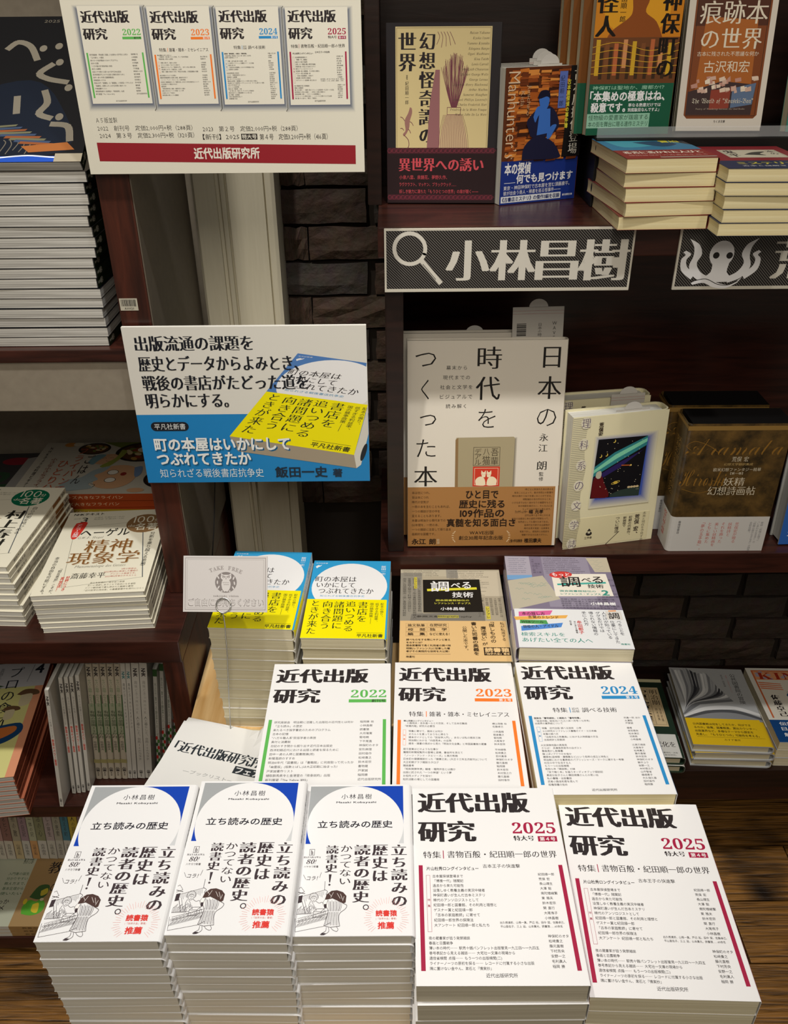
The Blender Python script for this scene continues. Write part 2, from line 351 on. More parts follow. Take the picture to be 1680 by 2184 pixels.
_bk = {}
def book(spec, top=True, stand=False, sides=True):
    """one book: Empty at its base with page_block, cover (> cover_print, spine_print), belly_band (> band_print)"""
    k = spec; w, d, t = k['w'], k['d'], k['t']; side = k.get('spine', 1); hard = k.get('hard', False)
    th = 0.0022 if hard else 0.0004; ins = 0.003 if hard else k.get('ins', 0.0004); y1 = d if stand else d / 2; y0 = y1 - d
    root = bpy.data.objects.new(k['name'], None); C.objects.link(root); root.empty_display_size = 0.02
    key = (k['id'], stand)
    if key not in _bk:
        D = {}
        D['cover'] = extr('cover', cprof(w, t, th, k.get('r', 0.003 if not hard else 0.006), side, bulge=0.002 if hard else 0.0), y0, y1, ink(k['cover'], k.get('rough', 0.3), 0.5) if not isinstance(k['cover'], bpy.types.Material) else k['cover'])
        e = 0.006 if hard else max(0.0016, k.get('r', 0.003) * 0.8)
        x0, x1 = (-w / 2 + ins, w / 2 - e) if side > 0 else (-w / 2 + e, w / 2 - ins)
        bm = bmesh.new(); ny = 2; nz = 5; zz = [th + (t - 2 * th) * i / nz for i in range(nz + 1)]
        f = k.get('curve', 0.0); V = []
        for i, z in enumerate(zz):
            q = (2 * i / nz - 1) ** 2; dx = f * (1 - q)
            a, b = (x0 + dx, x1) if side > 0 else (x0, x1 - dx)
            V.append([bm.verts.new(p) for p in ((a, y0 + ins, z), (b, y0 + ins, z), (b, y1 - ins, z), (a, y1 - ins, z))])
        for p, q in zip(V[:-1], V[1:]):
            for j in range(4): bm.faces.new((p[j], p[(j + 1) % 4], q[(j + 1) % 4], q[j]))
        bm.faces.new(V[0][::-1]); bm.faces.new(V[-1]); me = bpy.data.meshes.new('page_block'); bm.to_mesh(me); bm.free()
        me.materials.append(k.get('pages', PG_CREAM)); D['pages'] = me
        fr = ((-w / 2, y1, t), (1, 0, 0), (0, -1, 0), (0, 0, 1)); _g = 0.0002
        xs = w / 2 + (0.002 if hard else 0)
        sp = ((xs, y1, t), (0, 0, -1), (0, -1, 0), (1, 0, 0)) if side > 0 else ((-xs, y1, 0), (0, 0, 1), (0, -1, 0), (-1, 0, 0))
        if k.get('front'):
            P = Print(); k['front'](P); D['front'] = P.mesh('cover_print', fr)
        if k.get('spinep'):
            P = Print(1); k['spinep'](P, t * 1000); D['spinep'] = P.mesh('spine_print', sp)
        if k.get('band'):
            yb, col = k['band']; bh = yb / 1000.0
            D['band'] = extr('belly_band', cprof(w, t, 0.0002, k.get('r', 0.003 if not hard else 0.006), side, grow=0.0003, bulge=0.002 if hard else 0.0), y0 + 0.0002, y1 - bh, ink(col, 0.35, 0.4))
            if k.get('bandp'):
                P = Print(); k['bandp'](P); D['bandp'] = P.mesh('band_print', ((-w / 2, y1, t + 0.0003), (1, 0, 0), (0, -1, 0), (0, 0, 1)))
            if k.get('bandsp'):
                P = Print(1); k['bandsp'](P, t * 1000); o, a, b, n = sp
                D['bandsp'] = P.mesh('band_spine_print', (tuple(o[i] + n[i] * 0.0003 for i in range(3)), a, b, n))
        _bk[key] = D
    D = _bk[key]
    link('page_block', D['pages'], root); c = link('cover', D['cover'], root)
    if top and 'front' in D: link('cover_print', D['front'], c)
    if sides and 'spinep' in D: link('spine_print', D['spinep'], c)
    if 'band' in D:
        b = link('belly_band', D['band'], root)
        if top and 'bandp' in D: link('band_print', D['bandp'], b)
        if sides and 'bandsp' in D: link('band_print', D['bandsp'], b)
    return root
ORD = ['topmost', 'second from the top', 'third from the top', 'fourth from the top', 'fifth from the top', 'sixth from the top', 'seventh from the top', 'eighth from the top', 'ninth from the top', 'tenth from the top',
       'eleventh from the top', 'twelfth from the top', 'thirteenth from the top', 'fourteenth from the top', 'fifteenth from the top', 'sixteenth from the top', 'seventeenth from the top', 'eighteenth from the top', 'nineteenth from the top']
def pile(spec, x, y, base, n, yaw, label, cat, group, toplabel=None, jit=0.0008, jy=0.45, drift=(0, 0), tilt=0.0, under=None, sides=True):
    """n flat books; base = height of what they lie on; the topmost is fully printed"""
    t = spec['t']
    for i in range(n):
        top = i == n - 1; s_ = spec if (top or under is None) else under
        o = book(s_, top, False, sides)
        k = n - 1 - i; f = k / max(n - 1, 1)
        o.location = (x + drift[0] * f + (0 if top else random.uniform(-jit, jit)), y + drift[1] * f + (0 if top else random.uniform(-jit, jit)), Z0 + base + i * (t + 0.00012))
        o.rotation_euler = (0, 0, R(yaw + (0 if top else random.uniform(-jy, jy))))
        lab = toplabel if (top and toplabel) else '%s, %s' % (label, ORD[k] if k < n - 1 or n == 1 else 'lowest of the pile')
        tag(o, lab, cat, group)
def stand(spec, x, y, z, yaw, lean, label, cat, group=None, roll=0.0, top=True):
    """upright book, cover towards the aisle; (x,y,z) = middle of the bottom edge of its front cover"""
    o = book(spec, top, True)
    Mx = Matrix.Rotation(R(yaw), 4, 'Z') @ Matrix.Rotation(R(90 - lean), 4, 'X') @ Matrix.Rotation(R(roll), 4, 'Z')
    off = Mx @ Vector((0, 0, spec['t'])); o.matrix_world = Matrix.Translation(Vector((x, y, Z0 + z)) - off) @ Mx
    # rest the lower back edge on the shelf
    if lean > 0: o.location.z += spec['t'] * math.sin(R(lean))
    return tag(o, label, cat, group)
# ---------------------------------------------------------------- printed designs (millimetres)
K0 = '#2b2527'; KB = '#1f1d22'
def kindai(P, year):
    col = {2022: '#5db355', 2023: '#ee7a2b', 2024: '#2b88c4', 2025: '#a01b41'}[year]
    dy = {2022: 4, 2023: 3.5, 2024: 1, 2025: 0}[year]
    P.box(6.4, 6 + dy, 119, 31.5 + dy, '近代出版', K0, 'K'); P.box(6.0, 41.5 + dy, 61.5, 66.5 + dy, '研究', K0, 'K')
    yy = dy * 1.1; ds = ''.join(chr(0x1D7CE + int(c)) for c in str(year))
    P.box(99.5, 43.5 + yy, 142.6, 57 + yy, ds, col, 's')
    if year == 2025:
        P.box(99.8, 59.5, 119.6, 65.3, '特大号', K0, 'M'); P.rect(123.6, 60.1, 142.5, 66.4, col); P.box(125.5, 61.1, 140.7, 65.6, '第４号', WHITE, 'b')
    else:
        P.rect(97.3, 60 + yy, 142.6, 65.4 + yy, col)
        if year == 2022: P.box(125, 60.3 + yy, 141.5, 65.1 + yy, '創刊号', K0, 'b')
        else: P.box(126.5, 60.4 + yy, 141.0, 65.0 + yy, '第２号' if year == 2023 else '第３号', WHITE, 'b')
    if year == 2025:
        P.box(9.5, 77.5, 26.5, 85, '特集', K0, 'm'); P.rect(28.6, 76.5, 29.4, 85.5, col); P.box(33, 77, 139, 84.8, '書物百般・紀田順一郎の世界', K0, 'm')
        b0, b1 = 93, 197; ty = 103.2
        P.txt(12, 94.5, 4.3, '片山杜秀ロングインタビュー', K0, 'b', 0.9); P.txt(66, 91.8, 4.6, '古本王子の快進撃', K0, 's', 0.98)
        P.frame(11.4, 103.8, 15.2, 161.2, 0.25, col); P.txt(12.0, 128.5, 2.7, '特', col, 's'); P.txt(12.0, 134.5, 2.7, '集', col, 's')
        L = [('古本屋探偵登場まで', '紀田順一郎'), ('「博捜一代」随聞記', '荒俣 宏'), ('過去から来た可能性', '長山靖生'), ('没落しゆく教養主義の実況中継者', '大澤 聡'), ('神保町通いが生んだ古本ミステリ', '南陀楼綾繁'), ('稀代のアンソロジストとして', '東 雅夫'), ('紀田順一郎と図書館、その利用と理想と', '鈴木宏宗'), ('ゲスナー賞と紀田順一郎', '関 直行'), ('「古本の家庭教師」に寄せて', '大尾侑子'), ('紀田順一郎世界の探険法', '小林昌樹'), ('大アンケート 紀田順一郎と私たち', '')]
        for i, (a, b) in enumerate(L):
            P.txt(17.3, ty + i * 5.0, 3.5, a, K0, 's', 0.93)
            if b: P.txt(117.8, ty - 1.6 + i * 5.0, 3.2, b, K0, 'r', 0.98)
        P.txt(76.6, 151.2, 2.6, '出久根達郎、山根一眞、芦辺 拓、田中 栞、佐藤卓己、', K0, 'r', 0.93); P.txt(76.8, 155, 2.6, '平山亜佐子、三上 延、山本貴光、読書猿……60余名', K0, 'r', 0.93)
        L = [('夜の蔵書家が狙う発禁雑誌', '神保町のオタ'), ('春画と日露戦争', '松﨑貴之'), ('薄い本の時代── 駅売十銭パンフレット出版管見一九三四〜一九四五', '藤元直樹'), ('巻号表記から見える雑誌── 大宅壮一文庫の現場から', '下村芳央'), ('逓信省検閲 点描── もう一つの出版検閲(二)', '安野一之'), ('ライナーノーツの原初を探る── レコードに付属する小さな出版', '毛利眞人'), ('隅に置けない金やん、漱石と『情実抄』', '稲岡 勝')]
        for i, (a, b) in enumerate(L):
            P.txt(11.9, 165.6 + i * 4.62, 3.3, a, K0, 's', 0.93); P.txt(118, 164 + i * 4.62, 3.2, b, K0, 'r', 0.98)
        P.box(60, 199.2, 87, 203, '近代出版研究所', K0, 's')
    elif year == 2022:
        b0, b1 = 98, 197
        L = [('研究座談会　明治期に活躍した出版社の近代性とは何か', '稲岡勝 他'), ('「立ち読み」の歴史', '小林昌樹'), ('来たるべき独学書史のためのプログラム', '読書猿'), ('古本の記憶', '大月隆寛'), ('"ハガキ職人系"民俗学者の奔放', '菊地暁'), ('奥付と消費税', '下平尾直'), ('日記のすき間から掘り出す近代日本出版史', '神保町のオタ'), ('西洋初期近代における出版と読者を探るために', '安形麻理'), ('田中一貞の人柄と図書館論(前)', '田村俊作'), ('新聞濫読のすすめ', '松﨑貴之'), ('明治10年代「図書館」は「書籍館」に何故取って代ったか', '鈴木宏宗'), ('「幽霊版」(版数とばし)は大正初期に始まった?', '書物蔵'), ('戸家誠著作リスト', '戸家誠'), ('樋取群馬県令と金港堂の『修身説約』出版', '稲岡勝'), ('新刊展望「The Yellow 1893」', '近代出版研究所')]
        for i, (a, b) in enumerate(L):
            P.txt(11.5, 100.3 + i * 6.15, 4.0, a, K0, 's', 0.93); P.txt(112, 99.8 + i * 6.15, 3.9, b, K0, 's', 0.95)
        P.box(58, 202.3, 85, 205.5, '近代出版研究所', K0, 's')
    elif year == 2023:
        P.box(18, 87, 35, 95, '特集', K0, 'm'); P.rect(38, 86.5, 38.9, 95.5, col); P.box(42, 87, 136, 95, '雑著・雑本・ミセレイニアス', K0, 'm')
        b0, b1 = 101, 198
        P.txt(11.5, 101, 2.7, '横山茂雄ロングインタビュー', K0, 'b')
        L = [(4, '川島昭夫・吉永進一らとの交友、そして古本収集話', '横山茂雄 他', 104.3), (0, '「新聞内報」研究の必要性', '佐藤卓己', 109), (6, '特集に寄せて、雑本とは何か', '小林昌樹', 117), (6, 'オカルトを買っておうちに帰ろう', '飯倉義之', 121.8), (6, '雑本ガイドとしての「民俗学入門」、あるいは私の雑本三昧', '菊地暁', 126.6), (6, '明治期における「内容見本」の出現', '大尾侑子', 131.4), (6, '雑本・雑書の視点から見た『明治文化全集』と帝国図書館の蔵書', '鈴木宏宗', 136.2)]
        L += [(0, a, b, 144.5 + i * 4.85) for i, (a, b) in enumerate([('版元営業はどのような仕事か', '平林緑萌'), ('魔窟的新聞縦覧所の登場と退場、碁会所を添えて', '松﨑貴之'), ('『ノーツ・アンド・クエリーズ』と南方熊楠', '志村真幸'), ('日本初の健康雑誌だった『健康之友』(大正十三年五月創刊)について', '神保町のオタ'), ('大正初期グラフ雑誌カタログ', '藤元直樹'), ('雑誌屋考', '稲岡勝'), ('『昭和発禁年表』編者・福岡井吉とは誰か', '鈴木宏宗'), ('出版に託された "一つの神道" という夢', '木村悠之介'), ('お役所メディアを探せ！', '藤元直樹'), ('知的活動の場としての図書館', '田村俊作')])]
        for dx, a, b, y in L:
            P.txt(11.5 + dx, y, 3.4, a, K0, 's', 0.9); P.txt(115, y, 3.3, b, K0, 'r', 0.95)
        P.frame(11.0, 116.5, 14.4, 140.5, 0.25, col); P.txt(11.4, 124, 2.5, '特', col, 's'); P.txt(11.4, 130, 2.5, '集', col, 's')
    else:
        P.box(35, 81, 52, 88.5, '特集', K0, 'm'); P.rect(54.8, 80.5, 55.7, 89, col); P.box(57.5, 81, 66, 84.6, '近代', K0, 'r'); P.box(57.5, 85.2, 66, 88.8, '出版', K0, 'r'); P.box(69.5, 81, 110.5, 88.6, '調べる技術', K0, 'm')
        b0, b1 = 94.3, 197
        L = [(0, '座談会「書物雑誌」と雑誌の「書物特集」', '所員一同 ほか', 96.4, 'b'), (0, '『岩波月報』総目次(一九三八年一月号―七月号)', '大澤聡', 101, 's'), (0, '出版界の業界紙について', '戸家誠', 105, 's')]
        L += [(7, a, b, 112.5 + i * 4.5, 's') for i, (a, b) in enumerate([('特集　近代出版 調べる技術　小序', '編者'), ('エロ研究のリファレンス書籍ガイド・エロ本編', '安田理央'), ('本屋の調べ方', '松永弾正'), ('『出版文化人物事典』における人物調査の方法', '河原努'), ('出版統計と助数詞', '小林昌樹')])]
        L += [(2, a, b, 138.6 + i * 4.35, 's') for i, (a, b) in enumerate([('火災保険地図の再発見', '辻原万規彦'), ('さらば！ 兵庫県西宮市の白ポスト', '大尾侑子'), ('春画透かし絵葉書', '松﨑貴之'), ('酸っぱいブドウかお宝か', '藤元直樹'), ('饅頭本(追悼録・遺稿集など)という名称の成立と特色と', '鈴木宏宗'), ('明治期における裏表紙のパブリッシャーズ・マークに関する一考察', '神保町のオタ'), ('社交の中で生活する人', '獅子ユウ'), ('もう一つの出版検閲', '安野一之'), ('昭和七年『雑誌祭』の謎', '木村悠之介'), ('『耳で聴く本』を謳うオーディオブック探訪記', '山中智省'), ('黒岩比佐子さんと横田順彌さんとの思い出', '嵯峨景子'), ('私の書籍・出版書誌', '大久保久雄'), ('武者小路信和君を偲んで', '田村俊作'), ('版権保護の始め', '稲岡勝')])]
        for dx, a, b, y, st in L:
            P.txt(10.4 + dx, y, 3.2, a, K0, st, 0.93); P.txt(116, y, 3.1, b, K0, 'r', 0.98)
        P.frame(11.6, 112, 15.6, 134.5, 0.25, col); P.txt(12.2, 118.5, 2.6, '特', col, 's'); P.txt(12.2, 125, 2.6, '集', col, 's')
        P.box(58, 202.3, 85, 205.6, '近代出版研究所', K0, 's')
    P.rect(4.6, b0, 8.5, b1, col); P.rect(138.8, b0, 142.6, b1, col)
def kindai_spine(year, d=205):
    col = {2022: '#3f8f3c', 2023: '#b95a2a', 2024: '#2b78ae', 2025: '#a01b41'}[year]
    def f(P, t):
        P.rect(0.4, 66, t - 0.4, d - .6, col); P.vbox(t * .25, 10, t * .75, 60, '近代出版研究', K0, 'm')
    return f

def tachi(P):
    B, G = '#0a3fae', '#9fa3a6'; x0, x1, y0, y1 = 3.9, 99.0, 2.0, 72; cx, cy, rx, ry = 51.4, 50.0, 47.6, 48.0
    def corner(qx, qy, a0, a1, col, yc=None):
        pts = [(qx, qy)]
        for i in range(15):
            a = R(a0 + (a1 - a0) * i / 14); pts.append((cx + rx * math.cos(a), cy + ry * math.sin(a)))
        P.poly(pts, col)
    corner(x0, y0, 180, 270, G); corner(x1, y0, 270, 360, B)
    a = math.degrees(math.asin((72 - cy) / ry))
    P.poly([(x0, 50)] + [(cx - rx * math.cos(R(a * i / 8)), cy + ry * math.sin(R(a * i / 8))) for i in range(9)] + [(x0, 72)], B)
    P.poly([(x1, 50)] + [(cx + rx * math.cos(R(a * i / 8)), cy + ry * math.sin(R(a * i / 8))) for i in range(9)] + [(x1, 72)], '#c9cccf')
    N_ = '#26242e'
    P.box(36, 12, 66.8, 18.4, '小林昌樹', N_, 's', gap=0.12); P.box(31.2, 21.4, 71.4, 24.2, 'Masaki Kobayashi', N_, 'b')
    P.box(14.3, 45, 88, 53.6, '立ち読みの歴史', N_, 'b')
BR = '#3c3136'; RED = '#d8372f'
def tachi_band(P):
    P.vbox(87.3, 73.5, 101.2, 138.3, '立ち読みの', BR, 'M'); P.vbox(69.2, 73.5, 83.0, 113, '歴史は', BR, 'M')
    P.vbox(52.0, 73.5, 66.2, 134.5, '読者の歴史', BR, 'M'); P.arc(64, 139.3, 2.3, 2.3, 0, 360, 0.9, BR, 18)
    P.vbox(38.7, 74, 49.3, 116, 'かつてない', BR, 'm'); P.vbox(25.0, 74, 35.8, 103.5, '読書史', BR, 'M')
    P.poly([(28.6, 105.5), (31.2, 105.5), (30.3, 114), (29.4, 114)], BR); P.ell(29.8, 116.4, 1.0, 1.0, BR)
    P.frame(8.6, 78, 13.6, 85, 0.35, BR); P.box(10.0, 79.2, 12.3, 84, '𝐡', BR, 'r')
    P.box(3.6, 86, 19.8, 87.9, '𝐇𝐀𝐘𝐀𝐊𝐀𝐖𝐀', BR, 'r'); P.box(6.3, 89.3, 15.0, 94.2, '𝟖𝟎!', BR, 'l', slant=0.25); P.box(4.6, 96, 18.2, 98.4, 'ハヤカワ新書', BR, 's')
    for k in range(48):
        a = 2 * math.pi * k / 48; r0 = 13.2 + (k % 3) * .6; r1 = 18.5 + (k * 7 % 5) * .5
        x_, y_ = 82.5, 149.5; p = [(x_ + r0 * math.cos(a), y_ + r0 * math.sin(a)), (x_ + r1 * math.cos(a), y_ + r1 * math.sin(a))]
        if max(q[0] for q in p) < 106.5 and max(q[1] for q in p) < 165.5: P.line(p, 0.22, '#e39a94')
    P.box(73, 142.4, 91.8, 148.2, '読書猿', RED, 'x'); P.box(73, 149.5, 91.5, 151.8, '(『独学大全』著者)', '#d98a84', 'r'); P.box(75, 153.8, 89.2, 160.2, '推薦', RED, 'x')
    # line drawing: open-air bookstall, stall keeper with round hat, reader in striped kimono under a dark hood
    L = lambda *p, w=0.28: P.line(list(p), w, BR)
    P.line([(5, 106), (7.4, 110.5)], .3, BR); P.box(8, 107.6, 18, 111.6, 'コラ！', BR, 'r', slant=0.2); P.line([(21.5, 103.5), (20.3, 109)], .3, BR)
    L((2.5, 162.6), (27, 157.5), (33, 154)); L((2.5, 162.6), (1.5, 150))
    random.seed(3)
    for i in range(26):                                   # books laid flat in rows
        x = 2.6 + i * 1.02; y = 158.5 - i * 0.3; L((x, y), (x + 1.6, y - 3.4 - (i % 3) * .5), w=.26); L((x + .5, y - 4.2), (x + 2.4, y - 6.5), w=.2)
        if i % 2: L((x, y - 8), (x + 2.4, y - 8.8), w=.22)
    for i in range(9): L((2.4 + i * 2.9, 153 - i * 1.1), (4.8 + i * 2.9, 151.3 - i * 1.1), (5.2 + i * 2.9, 154 - i), w=.24)
    for i in range(14):                                   # upright books at the back left
        x = 2.4 + i * .95; h = 5 + (i * 5 % 4); L((x, 146), (x + .4, 146 - h), (x + 1.1, 145.8 - h), w=.24)
    L((2.2, 146), (17, 144.5)); L((6, 133), (10, 145), w=.4); L((8, 132), (12, 143.5), w=.3)
    P.poly([(2.6, 128), (6.2, 127), (5.8, 134), (2.4, 135)], BR); L((2.2, 126), (7.5, 123.5), (4, 118.8), (2.2, 120)); L((2, 124), (8, 125.5), w=.5)
    for i in range(16): L((7 + i * 1.2, 128.5 - i * .36), (7.3 + i * 1.2, 131.5 - i * .3 + (i % 3)), w=.2)
    L((6.5, 128), (26.5, 121.6)); L((25.6, 113), (25.6, 122), w=.35); P.curve([(26.3, 121.8), (28.6, 123.5), (27.3, 126), (28.6, 128)], .35, BR)
    P.arc(16.3, 129, 3.9, 4.3, 150, 400, .28, BR); P.arc(16.4, 130.8, 2.5, 2.9, 0, 360, .28, BR); P.line([(15.2, 130.3), (15.8, 130.5)], .3, BR); P.line([(17, 130.5), (17.6, 130.3)], .3, BR); P.arc(16.4, 131.6, .9, .7, 20, 160, .22, BR)
    P.curve([(13.8, 133), (12.6, 137), (13.6, 141), (13, 145)], .3, BR); P.curve([(18.6, 133), (21.5, 135), (24.2, 134.3), (25.8, 136.2)], .3, BR); P.curve([(15, 134), (17.5, 138), (16.4, 142)], .25, BR)
    for i in range(7): L((14 + i * .8, 136 + i * .5), (14.6 + i * .9, 139 + i * .6), w=.2)
    P.frame(17.2, 143.2, 24.2, 149, .3, BR); L((17.2, 143.2), (20, 140.8), (26.6, 140.6), (24.2, 143.2)); L((26.6, 140.6), (26.8, 146.5), (24.2, 149))
    P.poly([(26.6, 131.6), (28, 126.3), (32.2, 122.8), (37.2, 122.2), (42.8, 124.3), (46.0, 128), (45.6, 134.4), (43.6, 135.6), (38.6, 133), (33.4, 130.4), (29.4, 131.4)], '#4a3531')
    for a, b in (((30, 125.4), (32.5, 128.5)), ((34, 124.4), (31.8, 129.6)), ((40.5, 126), (42.6, 131.6)), ((37.5, 125.5), (40.5, 130.6)), ((44, 128.5), (42.8, 133))): P.line([a, b], .4, '#cfc9c6')
    P.blob([(26.6, 131.6), (25.4, 135), (26.8, 139.6), (29.4, 140), (29.2, 134)], '#efeeec'); P.curve([(26.4, 132), (25.2, 135.4), (27, 139.8)], .3, BR); P.poly([(26, 136.2), (28.2, 136), (28.6, 140), (26.8, 140.4)], BR)
    P.curve([(29.5, 132), (28.4, 138), (30.2, 143), (29, 150), (27.4, 157)], .35, BR); P.curve([(43.6, 135.6), (46.8, 137.5), (45.5, 141), (41, 145), (40.2, 150), (41.4, 157.4)], .35, BR)
    L((27.4, 157), (33, 158.6), (41.4, 157.4), w=.35)
    for i in range(9): P.curve([(30.2 + i * 1.45, 132.6 + (i % 2)), (30.8 + i * 1.4, 138), (31.2 + i * 1.2, 143)], .42 if i % 2 else .25, BR)
    for i in range(9): P.curve([(30.4 + i * 1.15, 144), (29.6 + i * 1.25, 150), (28.8 + i * 1.4, 156.6)], .36 if i % 2 else .22, BR)
    P.curve([(29.5, 158.5), (29.2, 162), (25.8, 164.2), (25, 165.6), (28.5, 165.2), (32, 162.4), (31.5, 158.8)], .3, BR); P.curve([(33.5, 158.6), (35.4, 161), (38.8, 162.4), (40, 160.6), (38.6, 158)], .3, BR)
    P.poly([(24.6, 165), (28, 165.8), (29.6, 164.2), (27, 163.8)], BR)
    random.seed(7)

YEL = '#f0e400'
def machi(P, blue='#2f9ad0'):
    P.rect(0, 0, 110, 173, blue)
    cx, cy, rx, ry = 55, 62, 52, 55; pts = [(cx + rx * math.cos(R(a)), min(cy + ry * math.sin(R(a)), 110)) for a in range(0, 360, 8)]
    P.poly(pts, WHITE)
    P.box(3, 5.5, 20, 8, '平凡社新書', WHITE, 'r'); P.blob([(3.5, 15), (7, 11.5), (9.5, 12.5), (12, 10.5), (10.5, 14), (7, 17), (5.5, 19)], WHITE)
    P.box(97, 11.5, 103.8, 34, '飯田一史', WHITE, 's', vert=True)
    P.box(6.5, 38.5, 63.5, 51.5, '町の本屋は', K0, 'm'); P.box(9.5, 53.5, 62, 64.5, 'いかにして', K0, 'm'); P.box(13.4, 66.5, 88.5, 78.5, 'つぶれてきたか', K0, 'm')
    P.box(16.5, 81.5, 77, 86, '知られざる戦後書店抗争史', '#5b9cc4', 'r')
def machi_band(P, full=True):
    if full: P.rect(0, 91.5, 110, 173, YEL)
    k = '#24301d'
    P.vbox(69.5, 96.5, 82.5, 139, '書店を', k, 'm'); P.vbox(53.5, 96, 66.5, 158.5, '追いつめる', k, 'm'); P.vbox(38, 96.5, 51, 153.5, '諸問題に', k, 'm')
    P.vbox(22.5, 96, 35.5, 154, '向き合う', k, 'm'); P.vbox(6, 95, 18.5, 164.5, 'ときが来た', k, 'm')
    P.vbox(99.5, 99, 104, 128, '配本の偏り、', k, 'r'); P.vbox(92.5, 99, 97.5, 138, '低すぎる利益率、', k, 'r'); P.vbox(85.5, 99, 90.5, 129.5, '国の競争政策', k, 'r'); P.rect(87.8, 131, 88.2, 143, k)
    P.rect(71, 161.2, 104.5, 161.6, k); P.box(71.6, 163.5, 105, 170.3, '平凡社新書', k, 'b')
def machi_bandp(P): machi_band(P, False)

def greek(P, x0, y0, x1, y1, col, n, size, seed=0, vert=False, latin=False):
    """small background print in rows"""
    rnd = random.Random(seed); src = 'records disposition management retention schedule library reference service index catalog explained found newspaper' if latin else 'レファレンスサービス図書館資料調査書誌索引事典目録人物検索情報質問回答専門用語分類件名雑誌新聞記事参照引用著者出版'
    if latin:
        w = src.split()
        for i in range(n):
            s_ = ' '.join(rnd.choice(w) for _ in range(4)); P.txt(x0 + rnd.uniform(0, 3), y0 + (y1 - y0) * i / n, size, s_[:int((x1 - x0) / size / 0.58)], col, 'r', 1.0)
    else:
        for i in range(n):
            L_ = int(((y1 - y0) if vert else (x1 - x0)) / size) - rnd.randint(0, 3); s_ = ''.join(rnd.choice(src) for _ in range(max(L_, 1)))
            if vert: P.txt(x0 + (x1 - x0) * i / n, y0, size, s_, col, 'r', 1.0, True)
            else: P.txt(x0, y0 + (y1 - y0) * i / n, size, s_, col, 'r', 1.0)
def shiraberu(P):
    P.rect(0, 0, 130, 188, '#aea48e'); P.rect(0, 0, 60, 16, '#b9b09a'); P.rect(60, 0, 75, 20, '#928d82'); P.rect(75, 3, 130, 60, '#c2b8a2'); P.rect(0, 8, 28, 112, '#8f8a7e')
    P.poly([(14, 98), (108, 90), (110, 112), (12, 112)], '#77736b'); P.rect(104, 60, 130, 112, '#a79d88'); k = '#4a443b'
    greek(P, 2, 1, 60, 16, k, 4, 3.0, 1, latin=True); greek(P, 62, 3, 128, 60, k, 14, 3.0, 2, latin=True); greek(P, 3, 20, 28, 108, '#332f2a', 4, 4.6, 3, vert=True); greek(P, 96, 64, 128, 110, k, 6, 4.0, 4, vert=True)
    P.rect(17.5, 18, 21.5, 44, '#c9bb43'); P.vbox(17.8, 19, 21.2, 43, 'レファレンス', k, 'b'); P.rect(106, 82, 111, 108, '#c9bb43'); P.vbox(106.5, 84, 110.5, 106, 'レファレ', k, 'b')
    P.box(20, 101, 88, 105.5, '参照文献 Bibliography', '#38352e', 'b'); P.rect(46, 100.5, 72, 106, '#aba248'); P.box(46.5, 101.5, 71.5, 105, 'Bibliography', '#38352e', 'b')
    P.poly([(28.9, 24), (102.6, 22.9), (102.8, 93.5), (28.7, 95)], '#17140f')
    P.line([(35.6, 47), (96.4, 43.2)], 5.0, '#d9d23a'); P.box(39, 27.5, 62, 50, '調', WHITE, 'b'); P.box(65, 31, 77, 42, 'べ', WHITE, 'b'); P.box(79.5, 29, 90.5, 43.5, 'る', WHITE, 'b')
    P.box(65.9, 51.5, 92.5, 63, '技術', WHITE, 'b'); P.box(44.8, 67.6, 86.6, 71.2, '国会図書館秘伝の', '#cfc94a', 'b'); P.box(43.2, 73.5, 88, 77.6, 'レファレンス・チップス', '#cfc94a', 'b'); P.box(50.1, 84, 80, 90.3, '小林昌樹', WHITE, 'b')
def shiraberu_band(P):
    k = '#3b2c1c'
    for x, y, w_, t_ in ((7, 117, 25.5, '論文執筆'), (33.5, 116.5, 25.5, '在野研究'), (7, 125.5, 25.5, '校　閲'), (33.5, 125, 25.5, '独　学'), (7, 134, 25.5, '編　集')):
        P.frame(x, y, x + w_, y + 8, .3, '#a98a5f'); P.box(x + 2.5, y + 1.3, x + w_ - 2.5, y + 6.7, t_, k, 'b')
    P.box(35.5, 135.5, 59, 140.5, 'などに使える！', k, 'b')
    for i, t_ in enumerate(['調べものをする際にキチンと答え', 'を出すには？', '国会図書館で長く利用者の調べ物', '相談(レファレンス)に従事した著', '者がその実践的な技術を大公開！']):
        P.txt(7.5, 147 + i * 5.4, 3.8, t_, k, 'b', 0.92)
    P.rect(7.5, 175.3, 59, 175.6, k); P.box(7.7, 178.5, 17.8, 182, '皓星社', k, 'b')
    P.vbox(121, 114.5, 126, 150.5, '私が私淑する', k, 'r'); P.vbox(107.5, 114.5, 114, 154, '「探しものの', k, 'b'); P.vbox(97, 123, 103.5, 159, '魔法使い」が', k, 'b'); P.vbox(86, 114.5, 92.5, 177, '書いた司書の奥義を', k, 'b'); P.vbox(75, 123, 80.5, 168, '公開した本です。', k, 'r')
    P.rect(98, 163, 129, 177.3, '#2c1f14'); P.box(99.5, 164, 127.5, 171.6, '読書猿', '#e6c48e', 'x'); P.box(99.5, 172.6, 127.5, 176.6, '『独学大全』著者', '#e6c48e', 'b')
